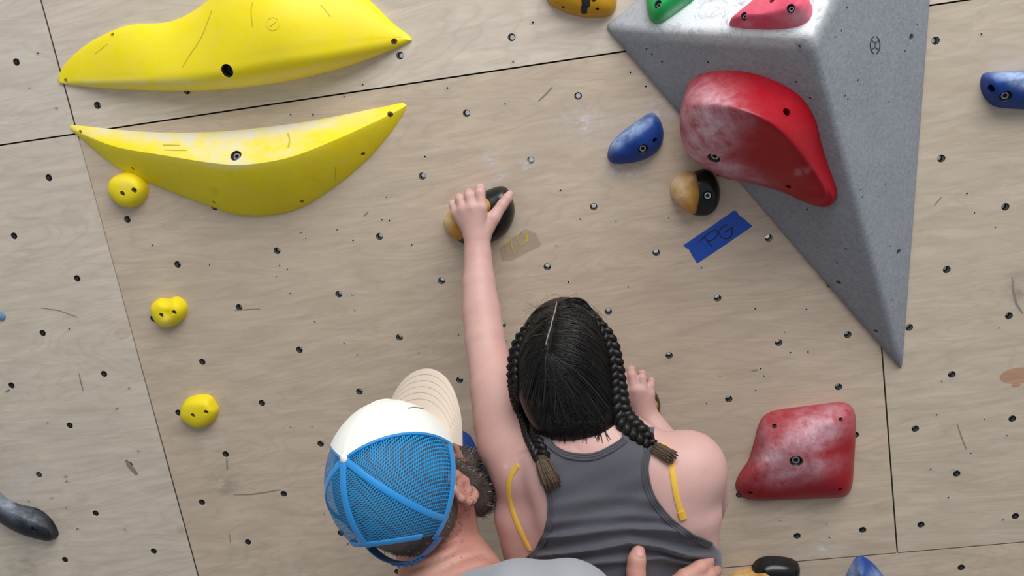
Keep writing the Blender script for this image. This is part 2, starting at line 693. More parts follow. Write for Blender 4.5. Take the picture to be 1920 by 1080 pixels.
def bolt_parts(o, spot, ax, r, depth, hexsock=True, mat=None):
    """socket-head bolt sitting in its counterbore"""
    base = np.asarray(spot) - ax * depth
    hs = r * 0.42
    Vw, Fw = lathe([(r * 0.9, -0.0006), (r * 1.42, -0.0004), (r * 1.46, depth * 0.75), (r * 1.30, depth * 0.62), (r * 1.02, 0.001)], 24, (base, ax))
    link('recess_ring', mesh(Vw, Fw, True, 35), M['darksteel'], o)  # dark ring lining the counterbore round the bolt head
    V, F = lathe([(r, -0.004), (r, 0.0032), (r * 0.86, 0.0042), (hs * 1.35, 0.0042), (hs * 1.25, 0.0036)], 24, (base, ax))
    b = link('bolt', mesh(V, F, True, 35), mat or M['steel'], o)
    V2, F2 = lathe([(hs * 1.3, 0.0037), (hs, 0.0034), (hs, 0.0006), (0.0002, 0.0004)], 6, (base, ax))
    link('hex_socket', mesh(V2, F2, False), M['darksteel'], b)


def screw_part(o, spot, ax, r, depth):
    base = np.asarray(spot) - ax * depth
    V, F = lathe([(r, -0.003), (r, 0.0), (r * 0.7, 0.0008), (r * 0.36, 0.0008), (r * 0.3, -0.0025), (0.0001, -0.003)], 12, (base, ax))
    link('screw', mesh(V, F, True, 35), M['rustscrew'], o)


def setchalk(ob, spots):
    me = ob.data
    n = len(me.vertices)
    co = np.empty(n * 3)
    me.vertices.foreach_get('co', co)
    px = topix(co.reshape(-1, 3))
    val = np.zeros(n)
    for (x, y, rx, ry, ang, s) in spots:
        c, sn = math.cos(math.radians(ang)), math.sin(math.radians(ang))
        dx, dy = px[:, 0] - x, px[:, 1] - y
        u, w = (dx * c + dy * sn) / rx, (-dx * sn + dy * c) / ry
        val = np.maximum(val, s * np.exp(-(u * u + w * w) ** 1.3))
    at = me.attributes.get('chalk') or me.attributes.new('chalk', 'FLOAT', 'POINT')
    at.data.foreach_set('value', val.astype(np.float32))


def pillow(outline, spine, plane=WALL, p=2.0, n=84, m=16, lip=0.0, dents=(), sharp=False, relax=0, plist=None, thr=0.006):
    """closed shell: outline on the base plane rising to a spine of given heights"""
    p0, nn = plane
    ol = catmull(outline, n) if not sharp else np.array(outline, float)
    n = len(ol)
    O = np.array([onplane(x, y, plane) for x, y in ol])
    sp = catmull(spine, max(8, n // 6), False) if len(spine) > 1 else np.array(spine, float)
    S = np.array([onplane(x, y, plane, h) for x, y, h in sp])
    Hh = sp[:, 2]
    foot = S - nn * Hh[:, None]
    idx = np.array([np.argmin(np.linalg.norm(foot - o, axis=1)) for o in O]).astype(float)
    if len(spine) > 1:
        # relax so neighbouring rim points share the spine evenly
        for _ in range(6):
            idx = (np.roll(idx, 1) + 2 * idx + np.roll(idx, -1)) / 4
    snap = np.round(idx)
    Ts = np.stack([np.interp(snap, np.arange(len(sp)), foot[:, c]) for c in range(3)], 1)
    THs = np.interp(snap, np.arange(len(sp)), Hh)
    T = np.stack([np.interp(idx, np.arange(len(sp)), foot[:, c]) for c in range(3)], 1)
    TH = np.interp(idx, np.arange(len(sp)), Hh)
    V = []
    rings = [0.0] + [((j + 1) / m) ** 1.25 for j in range(m)]
    pv = np.full(n, p) if plist is None else np.array([plist(x, y) for x, y in ol])
    for s in rings:
        pr = (1 - (1 - s) ** pv) ** (1 / pv)
        if s == rings[-1]:
            T, TH = Ts, THs
        Q = O + (T - O) * s + nn[None] * (TH * (lip + (1 - lip) * pr) if s > 0 else TH * lip)[:, None]
        V.append(Q)
    base = O - nn * 0.0006
    V = [base] + V
    R = len(V)
    V = np.concatenate(V)
    F = []
    for r in range(R - 1):
        for k in range(n):
            k2 = (k + 1) % n
            F.append((r * n + k, r * n + k2, (r + 1) * n + k2, (r + 1) * n + k))
    F.append(tuple(range(n - 1, -1, -1)))
    if len(spine) == 1:
        V = np.vstack([V, T[:1] + nn * TH[0]])
    if dents:
        px = topix(V)
        lift = (V - p0) @ nn
        for x, y, rad, amp in dents:
            w = np.exp(-((px[:, 0] - x) ** 2 + (px[:, 1] - y) ** 2) / rad ** 2)
            V = V + nn[None] * (amp * w * np.clip(lift / 0.01, 0, 1))[:, None]
    bm = bmesh.new()
    bv = [bm.verts.new(v) for v in V]
    for f in F:
        try:
            bm.faces.new([bv[i] for i in f])
        except ValueError:
            pass
    bmesh.ops.remove_doubles(bm, verts=bm.verts, dist=0.0004)
    bmesh.ops.dissolve_degenerate(bm, edges=bm.edges, dist=1e-5)
    bmesh.ops.holes_fill(bm, edges=[e for e in bm.edges if e.is_boundary], sides=0)
    big = [f for f in bm.faces if len(f.verts) > 4]
    bmesh.ops.triangulate(bm, faces=big)
    if relax:
        mv = [v for v in bm.verts if np.dot(np.array(v.co) - p0, nn) > thr]
        for _ in range(relax):
            bmesh.ops.smooth_vert(bm, verts=mv, factor=0.5, use_axis_x=True, use_axis_y=True, use_axis_z=True)
    loose = [v for v in bm.verts if not v.link_faces]
    bmesh.ops.delete(bm, geom=loose, context='VERTS')
    return bm_mesh(bm, True, 55)


def hit(ob, px, py):
    bm = bmesh.new()
    bm.from_mesh(ob.data)
    t = BVHTree.FromBMesh(bm)
    bm.free()
    r = Vector(ray(px, py)).normalized()
    loc, nor, _, _ = t.ray_cast(Vector(CAM), r)
    if loc is None:
        loc, nor, _, _ = t.find_nearest(PV(px, py, 0.03))
    return np.array(loc), np.array(nor)


def hold(name, label, cat, outline, spine, mat, group=None, plane=WALL, p=2.0, chalk=(), bolts=(), holes=(), dents=(), lip=0.0,
         n=84, m=16, relax=3, plist=None, boltr=0.0062, thr=0.006, boltmat=None):
    me = pillow(outline, spine, plane, p, n, m, lip, dents, plist=plist, relax=relax, thr=thr)
    root = empty(name, onplane(np.mean([q[0] for q in outline]), np.mean([q[1] for q in outline]), plane))
    body = link('body', me, mat, root)
    nn = plane[1]
    cuts, todo = [], []
    for b in bolts:
        loc, nor = hit(body, b[0], b[1])
        r = b[2] if len(b) > 2 else boltr
        ax = nn * 1.2 + nor * (1 if np.dot(nor, nn) > 0 else -1)
        ax /= np.linalg.norm(ax)
        dp = b[3] if len(b) > 3 else 0.009
        cuts.append(cyl(loc, ax, r * 1.5, -dp - 0.004, 0.02))
        todo.append(('b', loc, ax, r, dp))
    for b in holes:
        loc, nor = hit(body, b[0], b[1])
        r = b[2] if len(b) > 2 else 0.0042
        dp = b[3] if len(b) > 3 else 0.012
        ax = nn * 0.5 + nor * (1 if np.dot(nor, nn) > 0 else -1)
        ax /= np.linalg.norm(ax)
        cuts.append(cyl(loc, ax, r, -dp, 0.012, 14))
        todo.append(('s', loc, ax, r * 0.97, dp - 0.0035))
    if cuts:
        boolean_cut(body, cuts)
        body.data.materials.clear()
        body.data.materials.append(mat)
        smooth(body.data, 40)
    for k, loc, ax, r, dp in todo:
        if k == 'b':
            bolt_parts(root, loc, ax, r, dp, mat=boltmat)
        else:
            screw_part(root, loc, ax, r, dp)
    setchalk(body, chalk)
    tag(root, label, cat, group)
    return root, body


# ---- big yellow wings
up_out = [(108, 150), (122, 120), (160, 85), (210, 58), (250, 46), (310, 42), (350, 28), (390, 0), (440, -50), (530, -78), (620, -55), (692, 0),
          (735, 42), (768, 68), (770, 78), (700, 108), (640, 128), (560, 148), (480, 161), (400, 169), (300, 170), (190, 165), (120, 158)]
up_sp = [(124, 150, .006), (200, 148, .026), (300, 143, .046), (380, 133, .060), (430, 123, .066), (520, 107, .066), (600, 96, .056), (690, 79, .034), (752, 71, .008)]
YG = 'curved yellow wing volumes'
w1_, w1b_ = hold('wing_volume', 'large glossy yellow wing volume above the seam, humped upper side', 'climbing volume', up_out, up_sp, M['yellow'], None, p=1.35, n=150, m=22, relax=14, thr=.014, boltmat=M['darksteel'], plist=lambda x, y: 2.3 if y > np.interp(x, [110, 300, 430, 600, 770], [152, 150, 135, 108, 74]) else 1.45,
     bolts=[(425, 133, .0078, .022)], holes=[(123, 151, .0042), (210, 65, .0045), (739, 78, .0055, .007)],
     dents=[(330, 90, 70, -.006), (240, 80, 50, .006), (500, 20, 90, .018), (600, 40, 80, .006)],
     chalk=[(300, 157, 260, 9, 0, .35), (560, 135, 160, 9, -12, .25)])
lo_out = [(132, 235), (200, 241), (270, 247), (340, 249), (420, 246), (500, 238), (580, 227), (660, 212), (720, 200), (762, 195),
          (742, 236), (700, 288), (660, 326), (620, 356), (580, 382), (540, 398), (490, 405), (440, 402), (400, 389), (350, 371), (300, 351), (240, 325), (200, 300), (165, 270), (140, 250)]
lo_sp = [(150, 249, .007), (215, 275, .030), (300, 290, .055), (400, 306, .075), (460, 309, .08), (540, 296, .075), (620, 266, .055), (700, 230, .028), (752, 204, .007)]
w2_, w2b_ = hold('wing_volume', 'yellow wing volume with a chalky worn top ledge, below the seam', 'climbing volume', lo_out, lo_sp, M['yellow_low'], None, p=1.18, n=150, m=20, relax=0,
     bolts=[(442, 292, .0068)], holes=[(150, 247, .0035), (249, 316, .0034), (401, 379, .0034), (566, 378, .004), (681, 289, .0042), (732, 215, .0052, .006)],
     chalk=[(320, 254, 150, 16, 4, 1.15), (500, 244, 160, 17, -8, 1.15), (400, 270, 100, 30, 3, .85), (430, 300, 50, 14, 3, 1.0), (220, 247, 60, 9, 8, .85), (640, 220, 60, 8, -14, .7),
            (520, 288, 50, 9, -14, .55), (540, 262, 70, 16, -12, .4)])

# ---- yellow pebbles
PG_ = 'yellow pebble footholds'
hold('pebble_foothold', 'round smooth yellow pebble foothold tucked under the chalky yellow wing', 'climbing hold',
     [(243, 322), (266, 330), (279, 350), (275, 370), (262, 384), (246, 389), (228, 384), (211, 368), (205, 350), (214, 331)], [(238, 352, .03), (248, 352, .03)], M['pebble'],
     p=2.6, holes=[(229, 363, .0050, .008), (251, 357, .0052, .008)], chalk=[(236, 345, 14, 12, 0, .15)], n=60, m=12)
hold('pebble_foothold', 'lumpy yellow pebble foothold with a dented upper edge', 'climbing hold',
     [(302, 559), (316, 560), (330, 556), (342, 560), (352, 574), (349, 592), (336, 606), (314, 614), (298, 606), (288, 592), (284, 574), (291, 564)], [(308, 584, .026), (324, 582, .028)],
     M['pebble'], p=2.4, holes=[(302, 591, .0048, .008), (326, 586, .0048, .008)], dents=[(316, 566, 8, -.004), (300, 568, 9, .002), (334, 566, 9, .002), (312, 603, 8, .003), (314, 588, 6, -.002)], chalk=[(312, 604, 8, 10, 0, .4)], n=60, m=12)
hold('pebble_foothold', 'oval yellow pebble foothold with a small nick, lowest of its column', 'climbing hold',
     [(362, 742), (378, 739), (396, 742), (406, 756), (411, 768), (404, 786), (390, 797), (372, 801), (354, 793), (340, 780), (342, 760), (350, 748)], [(372, 768, .027), (384, 767, .027)],
     M['pebble'], p=2.6, holes=[(361, 779, .0046, .008), (386, 773, .0048, .008)], dents=[(405, 762, 5, -.005)], n=60, m=12)

# ---- mustard hold at the top
r_, b_ = hold('slab_hold', 'mustard yellow slab hold beside the grey volume, black print on it', 'climbing hold',
     [(1016, -30), (1028, 4), (1045, 17), (1070, 27), (1100, 33), (1130, 33), (1148, 26), (1156, 8), (1154, -30), (1140, -80), (1080, -95), (1030, -70)],
     [(1085, -20, .035), (1110, -10, .035)], M['mustard'], p=2.2, holes=[(1056, 14, .003), (1120, 17, .003), (1113, -1, .004)])


def decal(ob, name, polys, mat, parent, off=0.0006, sub=2):
    """flat print: pixel polygons laid on the surface they are printed on"""
    bm0 = bmesh.new()
    bm0.from_mesh(ob.data)
    t = BVHTree.FromBMesh(bm0)
    bm0.free()
    bm = bmesh.new()
    for poly in polys:
        vs_ = [bm.verts.new((x, y, 0)) for x, y in poly]
        bm.faces.new(vs_)
    bmesh.ops.triangulate(bm, faces=bm.faces)
    for _ in range(sub):
        bmesh.ops.subdivide_edges(bm, edges=bm.edges, cuts=1, use_grid_fill=True)
    for v in bm.verts:
        r = Vector(ray(v.co.x, v.co.y)).normalized()
        loc, nor, _, dist = t.ray_cast(Vector(CAM), r)
        if loc is None:
            loc, nor = PV(v.co.x, v.co.y), Vector((0, -1, 0))
        if nor.dot(r) > 0:
            nor = -nor
        v.co = loc + nor * off
    me = bm_mesh(bm, True)
    return link(name, me, mat, parent)


def stroke(pts, w, n=None):
    """pixel polyline -> list of quads w pixels wide"""
    pts = np.asarray(pts, float)
    q = []
    t = np.gradient(pts, axis=0)
    t /= np.linalg.norm(t, axis=1)[:, None] + 1e-9
    s = np.stack([-t[:, 1], t[:, 0]], 1) * w / 2
    for i in range(len(pts) - 1):
        q.append([pts[i] + s[i], pts[i + 1] + s[i + 1], pts[i + 1] - s[i + 1], pts[i] - s[i]])
    return q


M['ink'] = plain('black_ink', (0.012, 0.012, 0.014, 1), 0.6)
decal(b_, 'print_mark', [[(1089, -12), (1107, -12), (1107, 10), (1101, 16), (1101, 24), (1096, 26), (1090, 24), (1089, 16), (1091, 8)]], M['ink'], r_)

# moulded maker's ring on each wing, and rubber scuffs
ring_ = [(512 + 11.5 * math.cos(a), 44 + 12 * math.sin(a)) for a in np.linspace(0, 2 * math.pi, 25)]
decal(w1b_, 'moulded_ring', stroke(ring_, 1.5) + stroke([(506, 49), (512, 44), (518, 39)], 2.2), M['yellow'], w1_, .0010, 0)
decal(w2b_, 'moulded_ring', stroke(catmull([(389, 351), (398, 350), (408, 356)], 8, False), 1.3) + stroke(catmull([(390, 356), (399, 355), (410, 361)], 8, False), 1.3) + stroke(catmull([(394, 361), (402, 361), (409, 364)], 8, False), 1.3), M['yellow_low'], w2_, .0010, 0)
M['rubber'] = plain('rubber_scuff', (0.56, 0.46, 0.04, 1), 0.6)
for pts_, w_ in (([(474, 4), (471, 18), (472, 34), (474, 50)], 1.6), ([(601, 9), (611, 20), (619, 31)], 1.3), ([(397, 20), (388, 45), (375, 75), (358, 100), (342, 126)], 1.3), ([(202, 82), (190, 92), (178, 101)], .8)):
    decal(w1b_, 'scuff_mark', stroke(catmull(pts_, 14, False), w_), M['rubber'], w1_, .0006, 0)
for pts_, w_ in (([(305, 272), (322, 272), (338, 273)], 1.6), ([(308, 281), (328, 282), (350, 282)], 1.3), ([(540, 250), (543, 262), (541, 276)], 3.0), ([(629, 312), (629, 324), (629, 336)], 1.3)):
    decal(w2b_, 'scuff_mark', stroke(catmull(pts_, 10, False), w_), M['rubber'], w2_, .0006, 0)

# ---- grey triangular volume
vL, vB, vT = P(1134, 50), P(1690, 694), P(1777, -470)
vA = P(1521, 66, 0.205)
bm = bmesh.new()
rim = 0.010
nW = np.array([0, -1.0, 0])
lo = [bm.verts.new(v) for v in (vL, vB, vT)]
hi = [bm.verts.new(v + nW * rim) for v in (vL, vB, vT)]
ap = bm.verts.new(vA)
for i in range(3):
    j = (i + 1) % 3
    bm.faces.new((lo[i], lo[j], hi[j], hi[i]))
    bm.faces.new((hi[i], hi[j], ap))
bm.faces.new(lo[::-1])
bmesh.ops.recalc_face_normals(bm, faces=bm.faces)
ed = [e for e in bm.edges if not (e.verts[0] in lo and e.verts[1] in lo)]
bmesh.ops.bevel(bm, geom=ed, offset=0.009, segments=4, profile=0.5, affect='EDGES', clamp_overlap=True)
VOLME = bm_mesh(bm, True, 30)


def volume_mat():
    t = NT('grey_textured_paint')
    v = t.mapping()
    fine = t.noise(v, 500, 3)
    grit = t.noise(v, 160, 4)
    blot = t.noise(v, 7, 6, 0.65, 0.6)
    base = t.mix(t.ramp(grit, [(0.3, g(0)), (0.7, g(1))]), lin(126, 131, 139), lin(144, 150, 159))
    base = t.mix(t.math('MULTIPLY', t.ramp(blot, [(0.45, g(0)), (0.75, g(1))]), 0.3), base, lin(162, 168, 175))
    at = t.n('ShaderNodeAttribute', attribute_name='chalk')
    sm = t.ramp(t.noise(v, 26, 9, 0.75, 1.8), [(0.30, g(0)), (0.50, g(1))])
    t.col(t.mix(t.math('MULTIPLY', at.outputs['Fac'], sm, True), base, lin(226, 230, 236)))
    t.rough(0.7)
    t.bump(t.math('ADD', fine, grit), 0.35, 0.0015)
    return t.m


M['volume'] = volume_mat()
vol = empty('triangular_volume', P(1500, 150))
tag(vol, 'big grey three-sided volume with a peaked corner and textured paint', 'climbing volume')
# subdivide so the chalk mask has vertices to live on
bm = bmesh.new()
bm.from_mesh(VOLME)
bmesh.ops.triangulate(bm, faces=bm.faces)
for _ in range(5):
    le = [e for e in bm.edges if e.calc_length() > 0.035]
    if not le:
        break
    bmesh.ops.subdivide_edges(bm, edges=le, cuts=1)
    bmesh.ops.triangulate(bm, faces=[f for f in bm.faces if len(f.verts) > 4])
VOLME = bm_mesh(bm, True, 30)
vbody = link('body', VOLME, M['volume'], vol)


def facet(a, b, c):
    n = np.cross(b - a, c - a)
    n /= np.linalg.norm(n)
    if n[1] > 0:
        n = -n
    return (a, n)


h_ = nW * rim
F_LOW = facet(vL + h_, vB + h_, vA)
F_TOP = facet(vL + h_, vT + h_, vA)
F_RIGHT = facet(vB + h_, vT + h_, vA)
# drilled fixings on the volume
cuts = []
for x, y, r, pl in [(1283, 197, .0048, F_LOW), (1572, 530, .0048, F_LOW), (1709, 70, .006, F_RIGHT), (1685, 473, .006, F_RIGHT), (1642, 621, .004, F_LOW)]:
    q = onplane(x, y, pl)
    cuts.append(cyl(q, pl[1], r, -0.02, 0.02, 14))
for x, y, pl in [(1212, 92, F_LOW), (1222, 102, F_LOW), (1241, 116, F_LOW), (1327, 117, F_LOW), (1499, 87, F_LOW), (1492, 154, F_LOW), (1519, 184, F_LOW), (1513, 393, F_LOW), (1586, 467, F_LOW), (1569, 493, F_LOW),
                 (1588, 15, F_RIGHT), (1566, 70, F_RIGHT), (1578, 58, F_RIGHT), (1609, 151, F_RIGHT), (1590, 186, F_RIGHT), (1585, 180, F_RIGHT), (1665, 192, F_RIGHT), (1697, 96, F_RIGHT), (1720, 46, F_RIGHT),
                 (1661, 346, F_RIGHT), (1617, 370, F_RIGHT), (1669, 462, F_RIGHT), (1614, 356, F_RIGHT), (1673, 563, F_RIGHT)]:
    q = onplane(x, y, pl)
    cuts.append(cyl(q, pl[1], .0021, -0.01, 0.02, 8))
boolean_cut(vbody, cuts)
vbody.data.materials.clear()
vbody.data.materials.append(M['volume'])
smooth(vbody.data, 30)
me = vbody.data
co = np.empty(len(me.vertices) * 3)
me.vertices.foreach_get('co', co)
co = co.reshape(-1, 3)
dT = np.abs((co - F_TOP[0]) @ F_TOP[1])
dLow = np.abs((co - F_LOW[0]) @ F_LOW[1])
pxv = topix(co)
chv = np.clip(1.15 - dT / 0.012, 0, 1)
chv *= np.clip((pxv[:, 0] - 1160) / 130, 0.25, 1)
at = me.attributes.new('chalk', 'FLOAT', 'POINT')
at.data.foreach_set('value', chv.astype(np.float32))
# printed ball emblem on the right side
arcs = []
ac = lambda cx, cy, rx, ry, a0, a1, k: [(cx + rx * math.cos(math.radians(a)), cy + ry * math.sin(math.radians(a))) for a in np.linspace(a0, a1, k)]
arcs += stroke(ac(1640.3, 84.5, 9, 16.5, -80, 80, 14), 1.5) + stroke(ac(1640.3, 84.5, 9, 16.5, 100, 260, 14), 1.5)
arcs += stroke(ac(1640.5, 74, 6.5, 5.5, 20, 160, 8), 1.5) + stroke(ac(1640, 95, 6.5, 5.5, 200, 340, 8), 1.5) + stroke([(1640.5, 79), (1640.2, 90)], 0.9)
decal(vbody, 'ball_emblem', arcs, M['ink'], vol, 0.0008, 0)

# ---- holds on the volume
hold('teardrop_hold', 'green teardrop hold bolted to the chalky top of the grey volume', 'climbing hold',
     [(1214, -30), (1214, 10), (1218, 34), (1228, 44), (1243, 42), (1270, 24), (1305, -4), (1330, -40), (1290, -75), (1235, -70)], [(1245, 0, .030), (1262, -28, .034)],
     M['green'], plane=F_TOP, p=2.2, bolts=[(1233, 7, .0046)], chalk=[(1262, 22, 40, 6, -38, .5)])
hold('teardrop_hold', 'coral pink teardrop hold with screws, beside the green one on the volume', 'climbing hold',
     [(1367, 47), (1380, 34), (1405, 14), (1430, -6), (1470, -24), (1505, -16), (1521, 8), (1523, 25), (1515, 40), (1495, 50), (1460, 55), (1420, 55), (1385, 52)],
     [(1425, 25, .030), (1490, 8, .036)], M['pink'], plane=F_TOP, p=2.1, bolts=[(1482, 15, .0042), (1394, 28, .0036)], holes=[(1447, 1, .0042)],
     dents=[(1472, 30, 14, -.004)], chalk=[(1490, 34, 30, 14, -15, .5), (1400, 44, 10, 5, 0, .3)])
hold('bulb_hold', 'big glossy red bulb-shaped hold with a long tail on the grey volume', 'climbing hold',
     [(1284, 190), (1288, 160), (1306, 143), (1335, 134), (1370, 132), (1410, 137), (1450, 150), (1490, 172), (1515, 198), (1531, 230), (1540, 268), (1553, 310), (1567, 348), (1570, 368), (1560, 381), (1540, 382),
      (1505, 370), (1465, 352), (1420, 338), (1370, 328), (1335, 315), (1305, 288), (1288, 258), (1283, 225)],
     [(1345, 200, .092), (1400, 204, .104), (1455, 240, .086), (1508, 305, .052), (1545, 355, .028)], M['red'], plane=F_LOW, p=2.5, n=130, m=24, relax=60, thr=.018,
     bolts=[(1338, 297, .0075)], holes=[(1475, 210, .0065, .025), (1478, 350, .005)],
     chalk=[(1325, 235, 60, 75, 0, .85), (1310, 270, 40, 60, -20, .8), (1350, 310, 60, 22, 20, .7), (1375, 225, 35, 30, 0, .4), (1400, 330, 50, 10, 15, .4), (1505, 322, 14, 5, -20, .5), (1330, 170, 40, 25, -10, .3), (1385, 215, 18, 14, 0, .5)])
# ---- lower red shield
hold('shield_hold', 'crimson four-cornered shield hold whitened with chalk around its bolt', 'climbing hold',
     [(1379, 905), (1388, 885), (1403, 862), (1413, 830), (1421, 800), (1430, 782), (1450, 770), (1490, 764), (1530, 759), (1570, 754), (1590, 757), (1602, 772), (1605, 800), (1602, 860), (1598, 910), (1588, 928), (1570, 933),
      (1500, 936), (1430, 939), (1398, 935), (1382, 922)],
     [(1452, 850, .052), (1500, 840, .064), (1545, 800, .056)], M['red'], p=1.75, n=120, m=20, relax=8,
     bolts=[(1493, 865, .0078)], holes=[(1452, 799, .0048), (1577, 787, .0046), (1407, 924, .0044), (1575, 918, .0044)],
     chalk=[(1520, 812, 75, 38, -28, .8), (1455, 850, 50, 30, -45, .75), (1490, 880, 75, 26, -10, .6), (1530, 866, 22, 9, -5, .6), (1450, 800, 50, 28, -35, .35), (1500, 775, 80, 10, -10, .3)])

# ---- blue holds
hold('pinch_hold', 'blue wedge hold left of the big red bulb', 'climbing hold',
     [(1139, 290), (1145, 270), (1165, 248), (1190, 230), (1212, 215), (1226, 212), (1238, 226), (1244, 248), (1240, 272), (1226, 289), (1205, 300), (1180, 306), (1152, 307), (1142, 300)],
     [(1172, 275, .036), (1195, 258, .042), (1220, 240, .036)], M['blue'], p=1.9, bolts=[(1206, 280, .0062)], holes=[(1228, 263, .0045, .02)],
     chalk=[(1185, 245, 60, 12, -38, .8), (1165, 262, 30, 10, -40, .5)])
hold('pinch_hold', 'long blue hold with a pale chalky top, on the panel right of the grey volume', 'climbing hold',
     [(1838, 160), (1840, 143), (1850, 136), (1880, 134), (1920, 132), (1960, 132), (2000, 140), (2010, 165), (1995, 195), (1950, 205), (1900, 204), (1866, 200), (1850, 188), (1841, 174)],
     [(1872, 158, .038), (1920, 150, .044), (1970, 158, .038)], M['blue'], p=2.0, bolts=[(1886, 181, .0066)], holes=[(1858, 166, .0068, .02)],
     chalk=[(1905, 143, 45, 10, 5, .9), (1925, 155, 40, 14, 20, .8)])
hold('pinch_hold', 'blue fin hold standing on the bottom seam', 'climbing hold',
     [(1582, 1090), (1596, 1058), (1606, 1044), (1618, 1043), (1632, 1052), (1646, 1066), (1662, 1092), (1665, 1130), (1640, 1150), (1600, 1145), (1580, 1125)],
     [(1614, 1080, .045), (1622, 1110, .05)], M['blue'], p=1.8, chalk=[(1600, 1078, 14, 30, 10, .7), (1640, 1080, 14, 16, 0, .5)], bolts=[(1632, 1122, .006)])
hold('pinch_hold', 'blue hold half hidden behind the blue and white cap', 'climbing hold',
     [(835, 830), (850, 810), (868, 808), (884, 820), (898, 850), (915, 885), (918, 920), (890, 935), (850, 925), (832, 890), (828, 855)], [(868, 850, .04), (880, 885, .045)], M['blue'], p=2.0)
tag(link('plug_disc', mesh(*join([lathe([(0.0001, .004), (.006, .004), (.0085, .002), (.0088, -.0003)], 18, (P(3, 593), (0, -1, 0))), lathe([(0.0001, .0046), (.0022, .0046), (.0028, .004)], 10, (P(3, 593), (0, -1, 0)))]), True, 40),
         plain('pale_blue_plastic', lin(108, 138, 176), 0.5)), 'small pale blue round plug on the left panel', 'plug')

# ---- black hold at the left edge
hold('horn_hold', 'black horn-shaped hold with grey chalk rubbed along its back', 'climbing hold',
     [(-60, 850), (-30, 880), (0, 922), (18, 936), (40, 946), (70, 953), (92, 968), (106, 988), (110, 1003), (100, 1012), (82, 1010), (50, 1000), (18, 983), (0, 970), (-30, 950), (-70, 905), (-80, 870)],
     [(-45, 890, .035), (-10, 940, .04), (30, 965, .042), (70, 982, .036), (92, 993, .03)], M['blackhold'], p=2.0, n=110,
     bolts=[(63, 992, .0036)], chalk=[(10, 945, 40, 18, 35, .9), (45, 965, 40, 14, 25, .6), (-10, 930, 30, 20, 40, .8)])


# ---- dual-texture gold and black holds
def dual(label, base_out, base_sp, cap_out, cap_sp, plane=WALL, capchalk=(), bolts=(), pb=2.2, pc=2.2, group=None):
    me = pillow(base_out, base_sp, plane, pb, 72, 12)
    root = empty('dual_texture_hold', onplane(np.mean([q[0] for q in base_out]), np.mean([q[1] for q in base_out]), plane))
    b = link('gloss_base', me, M['black'], root)
    c = link('grip_cap', pillow(cap_out, cap_sp, plane, pc, 72, 14), M['gold'], root)
    for x, y, r in bolts:
        loc, _ = hit(b, x, y)
        boolean_cut(b, [cyl(loc, plane[1], r * 1.5, -0.010, 0.03)])
        b.data.materials.clear()
        b.data.materials.append(M['black'])
        smooth(b.data, 40)
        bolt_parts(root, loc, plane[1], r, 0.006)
    setchalk(c, capchalk)
    tag(root, label, 'climbing hold', group)
    return root


dual('round gold and black two-tone hold above the blue tape',
     [(1308, 320), (1322, 317), (1338, 326), (1348, 346), (1350, 366), (1344, 388), (1330, 402), (1312, 405), (1296, 400), (1282, 380), (1280, 350), (1290, 328)], [(1310, 362, .030), (1322, 362, .030)],
     [(1256, 352), (1262, 336), (1276, 324), (1292, 321), (1304, 324), (1310, 340), (1314, 360), (1310, 380), (1302, 399), (1284, 393), (1266, 378), (1258, 366)], [(1285, 352, .048), (1287, 366, .048)],
     capchalk=[(1268, 355, 22, 40, 0, .9), (1290, 330, 22, 10, 10, .6)], bolts=[(1327, 367, .0062)])
dual('large gold and black start hold gripped by the girl, left hand on it',
     [(915, 356), (940, 349), (953, 356), (962, 376), (965, 398), (958, 422), (944, 440), (920, 455), (892, 461), (866, 455), (845, 436), (838, 415), (850, 392), (880, 372)],
     [(880, 415, .032), (915, 400, .036), (938, 385, .032)],
     [(833, 418), (838, 402), (855, 384), (885, 366), (915, 364), (928, 372), (932, 384), (925, 402), (905, 425), (885, 443), (862, 450), (845, 440)], [(868, 415, .040), (905, 390, .042)],
     capchalk=[(840, 418, 10, 14, 0, .8)])
dual('small gold and black hold under the girl\'s right hand',
     [(1185, 735), (1205, 722), (1225, 730), (1236, 748), (1238, 765), (1230, 782), (1212, 790), (1190, 785), (1178, 765)], [(1205, 755, .030), (1212, 757, .030)],
     [(1182, 740), (1200, 726), (1220, 732), (1232, 745), (1236, 758), (1228, 772), (1210, 780), (1190, 772), (1180, 757)], [(1206, 748, .036), (1212, 752, .036)])
dual('gold and black hold on the bottom seam with a ribbed gold finger',
     [(1408, 1066), (1418, 1050), (1436, 1043), (1462, 1043), (1486, 1048), (1498, 1058), (1499, 1072), (1492, 1095), (1465, 1115), (1425, 1112), (1405, 1095)], [(1440, 1078, .034), (1465, 1078, .034)],
     [(1360, 1098), (1372, 1076), (1392, 1068), (1412, 1064), (1430, 1058), (1444, 1064), (1450, 1074), (1446, 1095), (1432, 1120), (1400, 1128), (1370, 1118)], [(1400, 1092, .045), (1428, 1080, .045)],
     capchalk=[(1435, 1066, 14, 10, 0, .8), (1390, 1078, 30, 10, -15, .5)])


# ---- tapes
def tape(name, label, quad, mat, jag=(), thick=0.0006):
    V = [P(x, y, thick) for x, y in quad] + [P(x, y, 0.0) for x, y in quad]
    n = len(quad)
    F = [tuple(range(n))] + [(i, n + i, n + (i + 1) % n, (i + 1) % n) for i in range(n)]
    bm = bmesh.new()
    bv = [bm.verts.new(v) for v in V]
    for f in F:
        bm.faces.new([bv[i] for i in f])
    root = empty(name, P(np.mean([q[0] for q in quad]), np.mean([q[1] for q in quad])))
    b = link('strip', bm_mesh(bm, False), mat, root)
    tag(root, label, 'tape')
    return root, b


